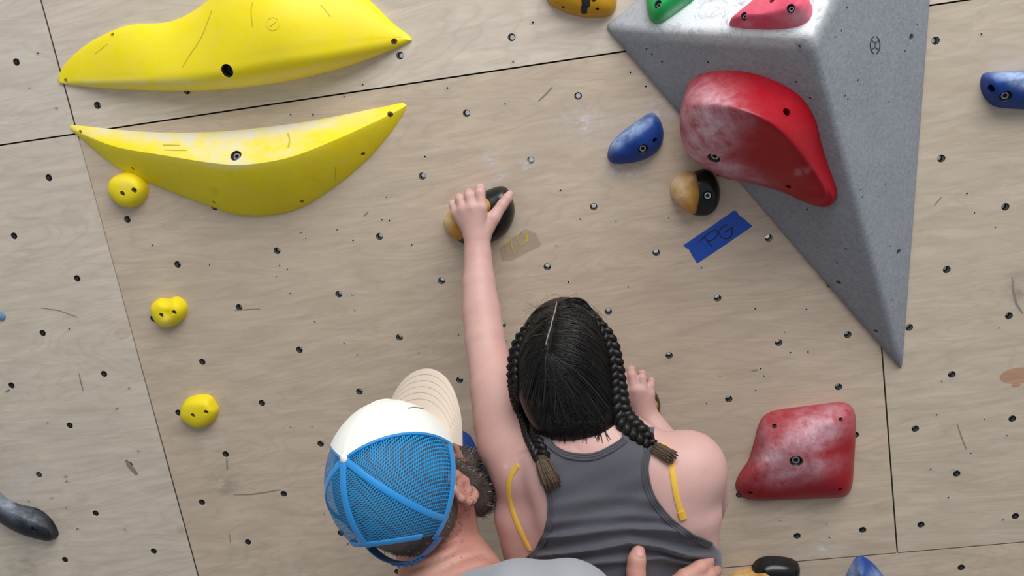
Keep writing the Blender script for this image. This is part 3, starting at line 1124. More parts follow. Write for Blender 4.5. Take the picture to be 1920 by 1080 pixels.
M['bluetape'] = plain('blue_masking_tape', lin(18, 74, 176), 0.55, 0, (500, 0.15))
tp, tb = tape('masking_tape', 'blue masking tape strip with PG handwritten in dark ink',
              [(1281, 460), (1330, 427), (1376, 395), (1381, 396), (1386, 404), (1396, 411), (1401, 416), (1411, 424), (1360, 459), (1307, 494), (1303, 487), (1299, 481), (1295, 474), (1292, 468), (1287, 465)], M['bluetape'])
sx = lambda x, y: (1260 + x * 220 / 1828, 380 + y * 130 / 1080)
st = []
c2 = lambda pts, k=14: catmull([sx(*q) for q in pts], k, False)
st += stroke(c2([(445, 618), (450, 585), (520, 520), (600, 455), (670, 428), (712, 440), (705, 500), (650, 570), (600, 590), (552, 592)], 22), 2.0)
st += stroke(c2([(500, 530), (560, 610), (632, 690)]), 2.0)
st += stroke(c2([(862, 340), (800, 370), (745, 430), (738, 490), (780, 545), (840, 562), (890, 545), (925, 515)], 20), 2.0)
st += stroke(c2([(820, 465), (880, 425), (940, 385)]), 2.0) + stroke(c2([(942, 385), (936, 450), (925, 518)]), 2.0)
M['navyink'] = plain('navy_marker_ink', (0.006, 0.008, 0.06, 1), 0.6)
decal(tb, 'handwriting', st, M['navyink'], tp, 0.0005, 0)

t = NT('clear_brown_tape')
t.col((0.42, 0.33, 0.26, 1))
t.rough(0.3)
t.b.inputs['Alpha'].default_value = 0.28
M['cleartape'] = t.m
tp, tb = tape('packing_tape', 'see-through brownish tape strip with yellow MG lettering under the start hold',
              [(936, 466), (985, 428), (1003, 436), (1014, 456), (1012, 462), (960, 488), (942, 490)], M['cleartape'], thick=0.0004)
sy = lambda x, y: (820 + x * 200 / 1080, 330 + y * 200 / 1080)
c3 = lambda pts, k=10: catmull([sy(*q) for q in pts], k, False)
st = stroke(c3([(678, 685), (695, 730), (712, 780)]), 1.9) + stroke(c3([(678, 690), (700, 675), (722, 668)]), 1.9) + stroke(c3([(735, 622), (752, 700), (774, 780)]), 1.9)
st += stroke(c3([(862, 566), (825, 585), (812, 625), (830, 680), (850, 702), (885, 670), (915, 588)], 18), 1.5) + stroke(c3([(870, 622), (895, 602), (918, 582)]), 1.7) + stroke(c3([(918, 585), (912, 630), (904, 668)]), 1.7)
M['yellowink'] = plain('yellow_marker_ink', lin(206, 184, 60), 0.6)
decal(tb, 'handwriting', st, M['yellowink'], tp, 0.0004, 0)


# ---- rubbed-in chalk and shoe rubber on the veneer (flat stains with a shape of their own)
def smear_mat(name, col, strength, scale):
    t = NT(name)
    at = t.n('ShaderNodeUVMap', uv_map='smear')
    vm = t.n('ShaderNodeVectorMath', operation='LENGTH')
    t.l(at.outputs[0], vm.inputs[0])
    fall = t.math('SUBTRACT', 1.0, vm.outputs['Value'], True)
    v = t.mapping((1, 1, 1.6))
    nz = t.ramp(t.noise(v, scale, 8, 0.7, 0.3), [(0.42, g(0)), (0.66, g(1))])
    t.l(t.math('MULTIPLY', t.math('MULTIPLY', fall, nz), strength, True), t.b.inputs['Alpha'])
    t.col(col)
    t.rough(0.9)
    return t.m


M['chalk_smear'] = smear_mat('chalk_smear', (0.80, 0.76, 0.74, 1), 1.1, 45)
M['rubber_smear'] = smear_mat('rubber_smear', (0.20, 0.175, 0.165, 1), 0.34, 22)
SMEARS = [('chalk', 916, 298, 22, 26), ('chalk', 934, 330, 26, 20), ('chalk', 900, 352, 34, 16), ('chalk', 40, 905, 75, 48), ('chalk', 1095, 232, 80, 50), ('chalk', 990, 310, 36, 22),
          ('chalk', 1235, 210, 50, 40), ('chalk', 1170, 320, 60, 30), ('chalk', 1545, 1030, 60, 20), 
          ('rubber', 420, 905, 60, 40), ('rubber', 50, 1060, 60, 50), ('rubber', 1905, 540, 30, 50)]
for i_, (kd, x, y, rx, ry) in enumerate(SMEARS):
    k = 20
    c = P(x, y)
    off = 0.00022 + 0.00001 * i_
    V = [c + np.array([0, -off, 0])] + [c + np.array([.001 * rx * math.cos(a), -off, .001 * ry * math.sin(a)]) for a in np.linspace(0, 2 * math.pi, k, endpoint=False)]
    me = mesh(V, [(0, 1 + (j + 1) % k, 1 + j) for j in range(k)], False)
    uvl = me.uv_layers.new(name='smear')
    ang = np.linspace(0, 2 * math.pi, k, endpoint=False)
    uvs = [(0, 0)] + [(math.cos(a), math.sin(a)) for a in ang]
    for lp in me.loops:
        uvl.data[lp.index].uv = uvs[lp.vertex_index]
    tag(link(kd + '_smear', me, M[kd + '_smear'], panel_at(x, y)), kind='stuff')

# ================================================================ PEOPLE
import openvdb


class Field:
    """signed distance volume grown from tapered capsules and ellipsoids with soft joins"""

    def __init__(self, lo, hi, h):
        self.h = h
        self.lo = np.asarray(lo, float)
        self.n = np.ceil((np.asarray(hi, float) - self.lo) / h).astype(int) + 1
        self.a = np.full(self.n, 0.5, np.float32)

    def block(self, lo, hi):
        i0 = np.clip(np.floor((lo - self.lo) / self.h).astype(int), 0, self.n)
        i1 = np.clip(np.ceil((hi - self.lo) / self.h).astype(int) + 1, 0, self.n)
        if np.any(i1 <= i0):
            return None
        sl = tuple(slice(a, b) for a, b in zip(i0, i1))
        ax = [(self.lo[c] + self.h * np.arange(i0[c], i1[c])).astype(np.float32) for c in range(3)]
        return sl, np.meshgrid(*ax, indexing='ij', sparse=True)

    def put(self, sl, d, k, sub=False):
        a = self.a[sl]
        if sub:
            d = -d
            if k > 0:
                hh = np.clip(0.5 - 0.5 * (d - a) / k, 0, 1)
                a[...] = d * (1 - hh) + a * hh + k * hh * (1 - hh) if False else np.maximum(a, d)
            else:
                a[...] = np.maximum(a, d)
        elif k > 0:
            hh = np.clip(0.5 + 0.5 * (a - d) / k, 0, 1)
            a[...] = a * (1 - hh) + d * hh - k * hh * (1 - hh)
        else:
            a[...] = np.minimum(a, d)

    def dist(self, sl, XYZ, A, B, ra, rb, flat):
        X, Y, Z = XYZ
        px, py, pz = X - A[0], Y - A[1], Z - A[2]
        ba = B - A
        s = 1.0
        if flat is not None:
            n, s = np.asarray(flat[0], float), flat[1]
            n = n / np.linalg.norm(n)
            q = (1 / s - 1) * (px * n[0] + py * n[1] + pz * n[2])
            px, py, pz = px + q * n[0], py + q * n[1], pz + q * n[2]
            ba = ba + (1 / s - 1) * np.dot(ba, n) * n
        L2 = float(ba @ ba)
        t = np.clip((px * ba[0] + py * ba[1] + pz * ba[2]) / max(L2, 1e-12), 0, 1)
        dx, dy, dz = px - t * ba[0], py - t * ba[1], pz - t * ba[2]
        d = np.sqrt(dx * dx + dy * dy + dz * dz) - (ra + (rb - ra) * t)
        return (d * (0.5 + 0.5 * s)).astype(np.float32)

    def chain(self, pts, k=0.01, flat=None):
        """limb: hard union along the chain, one soft join to what is already there"""
        pts = [(np.asarray(p, float), r) for p, r in pts]
        mr = max(r for _, r in pts) + k * 1.5 + 0.02
        lo = np.min([p for p, _ in pts], 0) - mr
        hi = np.max([p for p, _ in pts], 0) + mr
        big = self.block(lo, hi)
        if big is None:
            return
        acc = np.full(self.a[big[0]].shape, 0.5, np.float32)
        off = [s_.start for s_ in big[0]]
        for (A, ra), (B, rb) in zip(pts[:-1], pts[1:]):
            m2 = max(ra, rb) + k * 1.5 + 0.02
            bl = self.block(np.minimum(A, B) - m2, np.maximum(A, B) + m2)
            if bl is None:
                continue
            d = self.dist(bl[0], bl[1], A, B, ra, rb, flat)
            v = acc[tuple(slice(s_.start - o, s_.stop - o) for s_, o in zip(bl[0], off))]
            hh = np.clip(0.5 + 0.5 * (v - d) / 0.004, 0, 1)
            v[...] = v * (1 - hh) + d * hh - 0.004 * hh * (1 - hh)
        self.put(big[0], acc, k)

    def cone(self, A, B, ra, rb, k=0.01, flat=None):
        self.chain([(A, ra), (B, rb)], k, flat)

    def ell(self, C, axes, radii, k=0.01, sub=False):
        C = np.asarray(C, float)
        R = max(radii) + k * 1.5 + 0.02
        bl = self.block(C - R, C + R)
        if bl is None:
            return
        sl, (X, Y, Z) = bl
        px, py, pz = X - C[0], Y - C[1], Z - C[2]
        k0 = 0
        k1 = 0
        for ax, r in zip(axes, radii):
            q = px * ax[0] + py * ax[1] + pz * ax[2]
            k0 = k0 + (q / r) ** 2
            k1 = k1 + (q / (r * r)) ** 2
        k0 = np.sqrt(k0)
        d = k0 * (k0 - 1) / np.maximum(np.sqrt(k1), 1e-6)
        self.put(sl, d.astype(np.float32), k, sub)

    def pts(self, mask):
        idx = np.argwhere(mask)
        return idx, self.lo + self.h * idx

    def sample(self, X):
        q = (np.asarray(X) - self.lo) / self.h
        i = np.clip(np.floor(q).astype(int), 0, self.n - 2)
        f_ = np.clip(q - i, 0, 1)
        r = 0
        for dx in (0, 1):
            for dy in (0, 1):
                for dz in (0, 1):
                    w = (f_[:, 0] if dx else 1 - f_[:, 0]) * (f_[:, 1] if dy else 1 - f_[:, 1]) * (f_[:, 2] if dz else 1 - f_[:, 2])
                    r = r + w * self.a[i[:, 0] + dx, i[:, 1] + dy, i[:, 2] + dz]
        return r

    def mesh(self, iso=0.0, relax=1):
        gr = openvdb.FloatGrid(0.5)
        gr.copyFromArray(np.ascontiguousarray(np.clip(self.a, -0.5, 0.5)))
        p, t_, q = gr.convertToPolygons(isovalue=iso, adaptivity=0.0)
        p = p * self.h + self.lo
        F = [tuple(x[::-1]) for x in q.tolist()] + [tuple(x[::-1]) for x in t_.tolist()]
        me = bpy.data.meshes.new('m')
        me.from_pydata(p.tolist(), [], F)
        me.update()
        bm = bmesh.new()
        bm.from_mesh(me)
        for _ in range(relax):
            bmesh.ops.smooth_vert(bm, verts=bm.verts, factor=0.5, use_axis_x=True, use_axis_y=True, use_axis_z=True)
        bmesh.ops.recalc_face_normals(bm, faces=bm.faces)
        bm.to_mesh(me)
        bm.free()
        smooth(me)
        return me


class Surf:
    def __init__(self, *objs):
        self.t = []
        for o in objs:
            bm = bmesh.new()
            bm.from_mesh(o.data)
            self.t.append(BVHTree.FromBMesh(bm))
            bm.free()

    def at(self, px, py, off=0.0, d=0.4):
        r = Vector(ray(px, py)).normalized()
        best = None
        for t in self.t:
            loc, nor, _, dist = t.ray_cast(Vector(CAM), r)
            if loc is not None and (best is None or dist < best[2]):
                best = (loc, nor, dist)
        if best is None:
            return P(px, py, d), np.array(-r)
        nor = best[1] if best[1].dot(r) < 0 else -best[1]
        return np.array(best[0] + nor * off), np.array(nor)


def ribbon(pts, nors, width, thick, rib=0):
    """flat band following a surface; rib>0 adds raised stitch lines"""
    pts, nors = np.asarray(pts), np.asarray(nors)
    n = len(pts)
    t = np.gradient(pts, axis=0)
    t /= np.linalg.norm(t, axis=1)[:, None]
    prof = [(-1, -0.6), (-1, 0.5), (-0.8, 1), (0.8, 1), (1, 0.5), (1, -0.6)]
    if rib:
        prof = [(-1, -0.6), (-1, 0.3)]
        for k in range(rib):
            c = -1 + (2 * k + 1) / rib
            e = 0.62 / rib
            prof += [(c - e, 0.55), (c - e * 0.6, 1.0), (c + e * 0.6, 1.0), (c + e, 0.55), (c + 1.0 / rib, 0.1)]
        prof[-1] = (1, 0.3)
        prof += [(1, -0.6)]
    V, F = [], []
    m = len(prof)
    for i in range(n):
        s = np.cross(nors[i], t[i])
        s /= np.linalg.norm(s)
        w = width[i] if np.ndim(width) else width
        for a, b in prof:
            V.append(pts[i] + s * a * w / 2 + nors[i] * b * thick)
    for i in range(n - 1):
        for k in range(m):
            k2 = (k + 1) % m
            F.append((i * m + k, i * m + k2, (i + 1) * m + k2, (i + 1) * m + k))
    F += [tuple(range(m - 1, -1, -1)), tuple(range((n - 1) * m, n * m))]
    return V, F


def sm_arr(a, it=3):
    a = np.array(a, float)
    for _ in range(it):
        b = a.copy()
        b[1:-1] = (a[:-2] + 2 * a[1:-1] + a[2:]) / 4
        a = b
    return a


def camv(x, y, z):
    v = CM.T @ np.array([x, y, z], float)
    return v / np.linalg.norm(v)


def poly_sdf(pt, poly):
    """signed distance (pixels) of points to a closed polygon, negative inside"""
    poly = np.asarray(poly, float)
    d = np.full(len(pt), 1e9)
    ins = np.zeros(len(pt), bool)
    for i in range(len(poly)):
        a, b = poly[i], poly[(i + 1) % len(poly)]
        e = b - a
        w = pt - a
        t = np.clip((w @ e) / (e @ e), 0, 1)
        q = w - t[:, None] * e
        d = np.minimum(d, np.sqrt((q * q).sum(1)))
        c = ((a[1] > pt[:, 1]) != (b[1] > pt[:, 1]))
        xi = a[0] + (pt[:, 1] - a[1]) * e[0] / (e[1] if abs(e[1]) > 1e-9 else 1e-9)
        ins ^= c & (pt[:, 0] < xi)
    return np.where(ins, -d, d)


def skin(name, c, red, rough=0.5, spots=False):
    t = NT(name)
    v = t.mapping()
    a = t.noise(v, 14, 4)
    b = t.noise(v, 230, 4)
    base = t.mix(t.ramp(a, [(0.35, g(0)), (0.7, g(1))]), c, red)
    base = t.mix(t.math('MULTIPLY', t.ramp(b, [(0.5, g(0)), (0.75, g(1))]), 0.12), base, tuple(x * 0.75 for x in red[:3]) + (1,))
    t.col(base)
    t.rough(rough)
    t.b.inputs['Subsurface Weight'].default_value = 0.18
    t.b.inputs['Subsurface Radius'].default_value = (0.012, 0.005, 0.003)
    t.b.inputs['Subsurface Scale'].default_value = 0.6
    t.b.inputs['Specular IOR Level'].default_value = 0.35
    t.bump(b, 0.08, 0.001)
    return t.m


def hairmat(name, c, hi, rough=0.38):
    t = NT(name)
    v = t.mapping((1, 1, 1))
    f_ = t.noise(v, 300, 3)
    t.col(t.mix(f_, c, hi))
    t.rough(rough)
    t.b.inputs['Specular IOR Level'].default_value = 0.32
    return t.m


def cloth(name, c, rough=0.85, scale=900, bump=0.25, heather=0.12):
    t = NT(name)
    v = t.mapping()
    f_ = t.noise(v, scale, 2)
    b = t.noise(v, 12, 4)
    base = t.mix(f_, tuple(x * (1 - heather) for x in c[:3]) + (1,), tuple(x * (1 + heather) for x in c[:3]) + (1,))
    base = t.mix(t.math('MULTIPLY', b, 0.25), base, tuple(x * 0.8 for x in c[:3]) + (1,))
    t.col(base)
    t.rough(rough)
    t.b.inputs['Sheen Weight'].default_value = 0.25
    t.bump(f_, bump, 0.0008)
    return t.m


M['skin_girl'] = skin('fair_skin', lin(207, 169, 162), lin(198, 156, 150))
M['skin_man'] = skin('ruddy_skin', lin(198, 152, 138), lin(180, 122, 110))
M['hair_black'] = hairmat('dark_brown_hair', (0.0032, 0.0027, 0.0026, 1), (0.0075, 0.006, 0.0055, 1), 0.42)
M['hair_strand'] = hairmat('dark_hair_strands', (0.012, 0.0095, 0.0085, 1), (0.045, 0.036, 0.031, 1), 0.34)
M['hair_tail'] = hairmat('brown_hair_ends', (0.045, 0.028, 0.018, 1), (0.13, 0.085, 0.055, 1), 0.45)
M['scalp'] = plain('scalp_parting', lin(150, 132, 126), 0.6)
M['tank'] = cloth('charcoal_jersey', lin(76, 76, 86), 0.8, 700)
M['tanktrim'] = cloth('charcoal_rib_trim', lin(66, 66, 74), 0.8, 700)
M['strapyellow'] = cloth('mustard_elastic', lin(226, 182, 62), 0.55, 600, 0.15)
M['shirt'] = cloth('grey_jersey', lin(150, 154, 162), 0.85, 800)
M['trousers'] = cloth('dark_trouser_cloth', lin(52, 54, 60), 0.9, 500)
M['shoe'] = plain('black_shoe_rubber', (0.02, 0.02, 0.022, 1), 0.6)
M['hair_grey'] = hairmat('greying_hair', (0.055, 0.045, 0.038, 1), (0.17, 0.145, 0.125, 1), 0.6)
M['beard_dark'] = hairmat('dark_beard', (0.035, 0.028, 0.024, 1), (0.12, 0.10, 0.09, 1), 0.55)
M['beard_light'] = hairmat('white_beard', (0.42, 0.40, 0.38, 1), (0.62, 0.60, 0.58, 1), 0.6)

# ---------------------------------------------------------------- girl
G = P
girl = empty('person', (0.92, -0.40, 0.52))
tag(girl, 'girl with two dark braids and a charcoal tank top reaching for the start hold', 'person')
BACK = np.array([0.08, -0.97, 0.22])
BACK /= np.linalg.norm(BACK)

gf = Field((0.55, -0.66, 1.05), (1.30, 0.0, 2.02), 0.0027)
# torso
gf.chain([(G(1112, 868, .372), .085), (G(1128, 905, .372), .112), (G(1142, 960, .374), .128), (G(1155, 1040, .382), .127), (G(1172, 1130, .395), .112)], 0.03, (BACK, 0.66))
gf.chain([(G(1172, 1130, .395), .112), (G(1185, 1230, .415), .135), (G(1195, 1320, .42), .13)], 0.03, (BACK, 0.72))
# lats, shoulder blades, trapezius
gf.chain([(G(992, 900, .345), .046), (G(988, 965, .352), .050), (G(1010, 1060, .365), .050)], 0.03)
gf.chain([(G(1270, 905, .385), .052), (G(1282, 960, .385), .054), (G(1280, 1060, .385), .050)], 0.03)
gf.chain([(G(1098, 828, .362), .046), (G(1180, 868, .385), .046), (G(1282, 885, .378), .050)], 0.025)
gf.chain([(G(1090, 838, .362), .046), (G(1030, 870, .375), .046), (G(992, 880, .340), .050)], 0.025)
gf.ell(G(1060, 925, .415), (BACK, np.array([1, 0, 0]), np.array([0, 0, 1])), (.022, .04, .055), 0.03)
gf.ell(G(1240, 925, .415), (BACK, np.array([1, 0, 0]), np.array([0, 0, 1])), (.024, .045, .06), 0.03)
# neck, skull, face
FD = np.array([-0.10, 0.80, 0.58])
FD /= np.linalg.norm(FD)
FR = np.cross(FD, [0, 0, 1])
FR /= np.linalg.norm(FR)
FU = np.cross(FR, FD)
HC = G(1062, 686, .305)
gf.chain([(G(1108, 850, .368), .050), (G(1092, 795, .345), .046), (HC - FU * .04, .052)], 0.02)
gf.ell(HC, (FR, FD, FU), (.073, .092, .088), 0.02)
gf.ell(HC + FD * .045 - FU * .055, (FR, FD, FU), (.052, .048, .055), 0.03)           # jaw
gf.cone(HC + FD * .093 + FU * .002, HC + FD * .104 - FU * .026, .008, .012, 0.012)     # nose
gf.ell(HC + FD * .088 - FU * .055, (FR, FD, FU), (.022, .010, .007), 0.008)            # lips
gf.ell(HC + FD * .078 - FU * .088, (FR, FD, FU), (.02, .018, .016), 0.015)             # chin
for s in (-1, 1):
    gf.ell(HC + FD * .089 + FR * s * .03 - FU * .0, (FR, FD, FU), (.013, .009, .007), 0.004)
    gf.ell(HC + FR * s * .076 - FU * .015, (FR, FD, FU), (.009, .018, .028), 0.008)
# left arm up to the start hold
gf.chain([(G(987, 876, .345), .054), (G(958, 838, .310), .052), (G(942, 790, .275), .046), (G(929, 730, .235), .041), (G(914, 664, .185), .0335),
          (G(909, 636, .168), .0335), (G(903, 585, .135), .0325), (G(898, 530, .108), .0280), (G(896, 480, .085), .0235), (G(895, 448, .074), .0225)], 0.014)
# right arm: shoulder, bent elbow, forearm up to the small hold
gf.chain([(G(1288, 880, .372), .050), (G(1296, 895, .340), .050), (G(1312, 925, .280), .045), (G(1318, 950, .215), .036), (G(1300, 915, .17), .033), (G(1268, 860, .125), .0305), (G(1230, 806, .085), .0235), (G(1212, 780, .072), .0215)], 0.014)
gf.ell(G(1295, 880, .378), (np.array([1, 0, 0]), np.array([0, 1, 0]), np.array([0, 0, 1])), (.048, .05, .052), 0.02)


def hand(fld, wrist, rw, mcps, fingers, thumb, r0=0.0088, k=0.006):
    for mc in mcps:
        fld.cone(wrist + (mc - wrist) * 0.1, mc, rw * 0.62, r0 * 1.16, 0.011)
    for mc, fg in zip(mcps, fingers):
        pts = [(mc, r0 * 1.08)] + [(p, r) for p, r in fg]
        fld.chain(pts, 0.0022)
    fld.chain(thumb, 0.005)


hand(gf, G(895, 450, .074), .0225,
     [G(856, 398, .068), G(869, 393, .076), G(885, 389, .080), G(903, 389, .079)],
     [[(G(850, 384, .062), .0074), (G(849, 383, .045), .0068), (G(852, 389, .034), .0062)],
      [(G(863, 374, .068), .0080), (G(861, 371, .048), .0074), (G(864, 376, .036), .0068)],
      [(G(880, 367, .072), .0086), (G(879, 362, .050), .0078), (G(882, 368, .038), .007)],
      [(G(900, 362, .072), .0088), (G(900, 353, .050), .0080), (G(903, 360, .038), .0072)]],
     [(G(906, 438, .072), .015), (G(925, 408, .066), .0118), (G(942, 384, .056), .0092), (G(951, 372, .050), .0086), (G(956, 364, .046), .0068)])
hand(gf, G(1212, 784, .072), .0215,
     [G(1177, 733, .070), G(1190, 730, .078), G(1205, 732, .078), G(1218, 738, .070)],
     [[(G(1168, 708, .066), .0078), (G(1165, 698, .048), .0072), (G(1167, 702, .036), .0066)],
      [(G(1185, 703, .070), .0080), (G(1184, 693, .050), .0074), (G(1186, 698, .037), .0068)],
      [(G(1204, 709, .070), .0078), (G(1204, 701, .050), .0072), (G(1206, 706, .037), .0066)],
      [(G(1220, 722, .066), .0070), (G(1221, 714, .050), .0066), (G(1222, 720, .038), .006)]],
     [(G(1200, 772, .068), .014), (G(1178, 752, .060), .0112), (G(1166, 728, .052), .0088), (G(1162, 712, .046), .0068)])
# skin creases at the raised shoulder
idx, X = gf.pts(np.abs(gf.a) < 0.010)
q_ = topix(X)
cr = np.zeros(len(X))
for line, am, w in (([(1002, 846), (980, 850), (962, 860), (950, 872)], .0024, 3.2), ([(992, 800), (1000, 822), (1003, 846)], .0030, 3.5), ([(1075, 826), (1078, 838), (1090, 846)], .0012, 2.2)):
    c_ = catmull(line, 40, False)
    dd = np.min(np.linalg.norm(q_[:, None, :] - c_[None], axis=2), axis=1) if len(q_) < 10 else None
    sel = (q_[:, 0] > c_[:, 0].min() - 12) & (q_[:, 0] < c_[:, 0].max() + 12) & (q_[:, 1] > c_[:, 1].min() - 12) & (q_[:, 1] < c_[:, 1].max() + 12) & (X[:, 1] < -.28)
    dd = np.min(np.linalg.norm(q_[sel][:, None, :] - c_[None], axis=2), axis=1)
    cr[sel] += am * np.exp(-(dd / w) ** 2)
gf.a[idx[:, 0], idx[:, 1], idx[:, 2]] += cr.astype(np.float32)
gbody = link('body', gf.mesh(0.0, 1), M['skin_girl'], girl)

# tank top: the torso grown outwards by a few millimetres, cut to the garment's outline
TANK = [(1036, 836), (1044, 843), (1060, 850), (1076, 853), (1095, 854.5), (1112, 853), (1128, 848), (1142, 841), (1154, 834), (1163, 828), (1172, 790), (1230, 790),
        (1221, 840), (1216, 862), (1214, 880), (1218, 905), (1225, 925), (1234, 941), (1246, 958), (1262, 974), (1278, 988), (1293, 998), (1313, 1008), (1336, 1018), (1346, 1030), (1420, 1060),
        (1420, 1420), (930, 1420), (935, 1100), (970, 1058), (986, 1047), (1000, 1032), (1012, 1013), (1020, 997), (1025, 980), (1028, 960), (1028, 941), (1023, 915), (1016, 890), (1009, 866), (1003, 848), (1000, 800), (1030, 800)]
tf = Field(gf.lo, gf.lo + 0.01, gf.h)
tf.n, tf.a = gf.n, np.full_like(gf.a, 0.5)
zc = int((1.13 - gf.lo[2]) / gf.h)
mask = (np.abs(gf.a) < 0.03)
idx, X = tf.pts(mask)
pxs = topix(X)
pd = poly_sdf(pxs, TANK)
depth = (X - CAM) @ CM[2]
clip = pd * depth / FPX
val = gf.a[mask] - 0.0042
# cloth folds pulled across the lower back by the supporting hand
x_, y_ = pxs[:, 0], pxs[:, 1]
front = X[:, 1] < -0.37
fold = np.zeros(len(X))
xs = [980, 1060, 1120, 1180, 1240, 1290, 1345]
for ys, am, w in ([(1012, 1005, 997, 991, 993, 999, 1012), .0042, 6], [(1046, 1038, 1030, 1018, 1026, 1042, 1046), .0062, 5.5], [(990, 978, 970, 966, 970, 980, 990), .0022, 8],
                  [(1075, 1064, 1056, 1052, 1046, 1056, 1062), .004, 6], [(960, 945, 936, 934, 938, 948, 960), .0016, 10], [(1030, 1022, 1012, 1004, 1010, 1022, 1030), -.0024, 5], [(1062, 1052, 1044, 1034, 1038, 1050, 1056), -.003, 4]):
    c = np.interp(x_, xs, ys)
    fold += 1.9 * am * np.exp(-((y_ - c) / w) ** 2) * np.clip((x_ - 985) / 40, 0, 1) * np.clip((1350 - x_) / 40, 0, 1)
fold += 0.0012 * np.sin(x_ * 0.05 + y_ * 0.11) * np.clip((y_ - 850) / 60, 0, 1)
val = val - np.where(front, np.maximum(fold, -.0022), 0)
arm = np.minimum(np.linalg.norm(X - G(895, 600, .14), axis=1), 1)
val = np.maximum(val, clip)
# keep arms, neck and head out of the garment
val = np.where((pxs[:, 1] < 800) | (X[:, 1] > -0.27), 0.05, val)
tf.a[mask] = val
tf.a[(gf.a <= -0.03)] = 0.0
inner = gf.a <= -0.03
idx2, X2 = tf.pts(inner)
px2 = topix(X2)
v2 = np.maximum(-0.02, poly_sdf(px2, TANK) * ((X2 - CAM) @ CM[2]) / FPX)
tf.a[inner] = np.where((px2[:, 1] < 800) | (X2[:, 1] > -0.27), 0.05, v2)
gtank = link('tank_top', tf.mesh(0.0, 1), M['tank'], girl)
S_gt = Surf(gtank)
S_gb = Surf(gbody, gtank)


def surf_path(S, pts, n, off, d=0.42, sm=3):
    q = catmull(pts, n, False)
    A = [S.at(x, y, off, d) for x, y in q]
    return sm_arr([a[0] for a in A], sm), sm_arr([a[1] for a in A], sm)


for pts in ([(1032, 833), (1037, 839), (1044, 844), (1060, 852.5), (1076, 855.5), (1095, 857.5), (1112, 856), (1128, 851), (1142, 844), (1156, 836), (1166, 829), (1172, 824)],
            [(1218, 832), (1214, 848), (1210, 866), (1209, 882), (1213, 907), (1220, 928), (1229, 944), (1242, 962), (1258, 978), (1275, 992), (1291, 1002), (1312, 1012), (1332, 1022)],
            [(1010, 852), (1015, 866), (1021, 890), (1028, 914), (1033, 941), (1033, 962), (1030, 982), (1025, 999), (1017, 1016), (1006, 1034), (992, 1049)]):
    p_, n_ = surf_path(S_gt, pts, 60, 0.0006, .43)
    V, F = ribbon(p_, n_, 0.0105, 0.0013, 3)
    link('trim_band', mesh(V, F, True, 50), M['tanktrim'], gtank)

# mustard straps over bare skin
S_sk = Surf(gbody)
for pts in ([(972, 872), (962, 884), (956, 900), (954, 920), (958, 945), (966, 970), (976, 995), (986, 1016), (994, 1032)],
            [(1240, 832), (1250, 842), (1257, 858), (1260, 880), (1264, 905), (1268, 928), (1273, 948), (1277, 960)]):
    p_, n_ = surf_path(S_sk, pts, 40, 0.0008, .40)
    V, F = ribbon(p_, n_, 0.0082, 0.0011)
    so = link('bra_strap', mesh(V, F, True, 50), M['strapyellow'], girl)
p_, n_ = surf_path(S_sk, [(1276, 958), (1279, 966), (1281, 973)], 6, 0.0015, .40)
V, F = ribbon(p_, n_, 0.0105, 0.0016)
link('strap_slider', mesh(V, F, True, 40), plain('gold_plastic_slider', lin(228, 178, 66), 0.3), girl)

# hair
hf = Field((0.70, -0.52, 1.50), (1.02, -0.14, 1.95), 0.0026)
cx_, cu_, cf_ = CM[0], -CM[1], CM[2]
hf.ell(G(1058, 660, .305), (cx_, cu_, cf_), (.066, .083, .094), 0.02)
hf.ell(G(1062, 695, .325), (cx_, cu_, cf_), (.078, .084, .080), 0.03)
hf.ell(G(1080, 765, .362), (cx_, cu_, cf_), (.069, .050, .050), 0.03)
hf.ell(G(1080, 792, .385), (cx_, cu_, cf_), (.046, .022, .028), 0.03)
hf.ell(HC + FD * .100 - FU * .02, (FR, FD, FU), (.066, .07, .075), 0.0, True)
ghair = link('hair', hf.mesh(0.0, 2), M['hair_black'], girl)
S_h = Surf(ghair)


def strand(S, pts, n, off, r0, d=0.36, jit=0.0):
    p_, n_ = surf_path(S, pts, n, off, d, 2)
    p_ = p_ + n_ * (np.sin(np.linspace(0, math.pi, n))[:, None] * jit)
    return tube(p_, r0 * (0.35 + 0.65 * np.sin(np.linspace(0.25, math.pi - 0.15, n))), 4)


SL, SR = [], []
for i in range(330):
    side = random.choice((-1, 1))
    t0 = random.random()
    x0, y0 = 1045 - 20 * t0 + side * 2, 566 + 120 * t0
    t1 = min(1, max(0, t0 * 0.75 + random.uniform(-0.05, 0.35)))
    if side < 0:
        x2, y2 = np.interp(t1, [0, .3, .6, 1], [985, 970, 972, 1010]), np.interp(t1, [0, 1], [610, 800])
        x1, y1 = (x0 + x2) / 2 - 6 * (1 - t1) + random.uniform(-5, 5), y0 * .55 + y2 * .45 - 14
    else:
        x2, y2 = np.interp(t1, [0, .3, .6, 1], [1118, 1146, 1158, 1150]), np.interp(t1, [0, 1], [595, 800])
        x1, y1 = (x0 + x2) / 2 + random.uniform(-8, 8), y0 * .5 + y2 * .5 - 22
    s = strand(S_h, [(x0, y0), (x1, y1), (x2, y2)], 12, 0.0003, random.uniform(.0007, .0016), .37, random.uniform(0, .002))
    (SL if random.random() < .93 else SR).append(s)
for i in range(150):     # back of the crown falling to the nape
    x0, y0 = random.uniform(1020, 1040), random.uniform(655, 700)
    x2 = random.uniform(1010, 1140)
    y2 = random.uniform(770, 812)
    s = strand(S_h, [(x0, y0), ((x0 * .45 + x2 * .55) + random.uniform(-8, 8), (y0 + y2) / 2 - 8), (x2, y2)], 12, 0.0003, random.uniform(.0007, .0015), .38, random.uniform(0, .002))
    (SL if random.random() < .94 else SR).append(s)
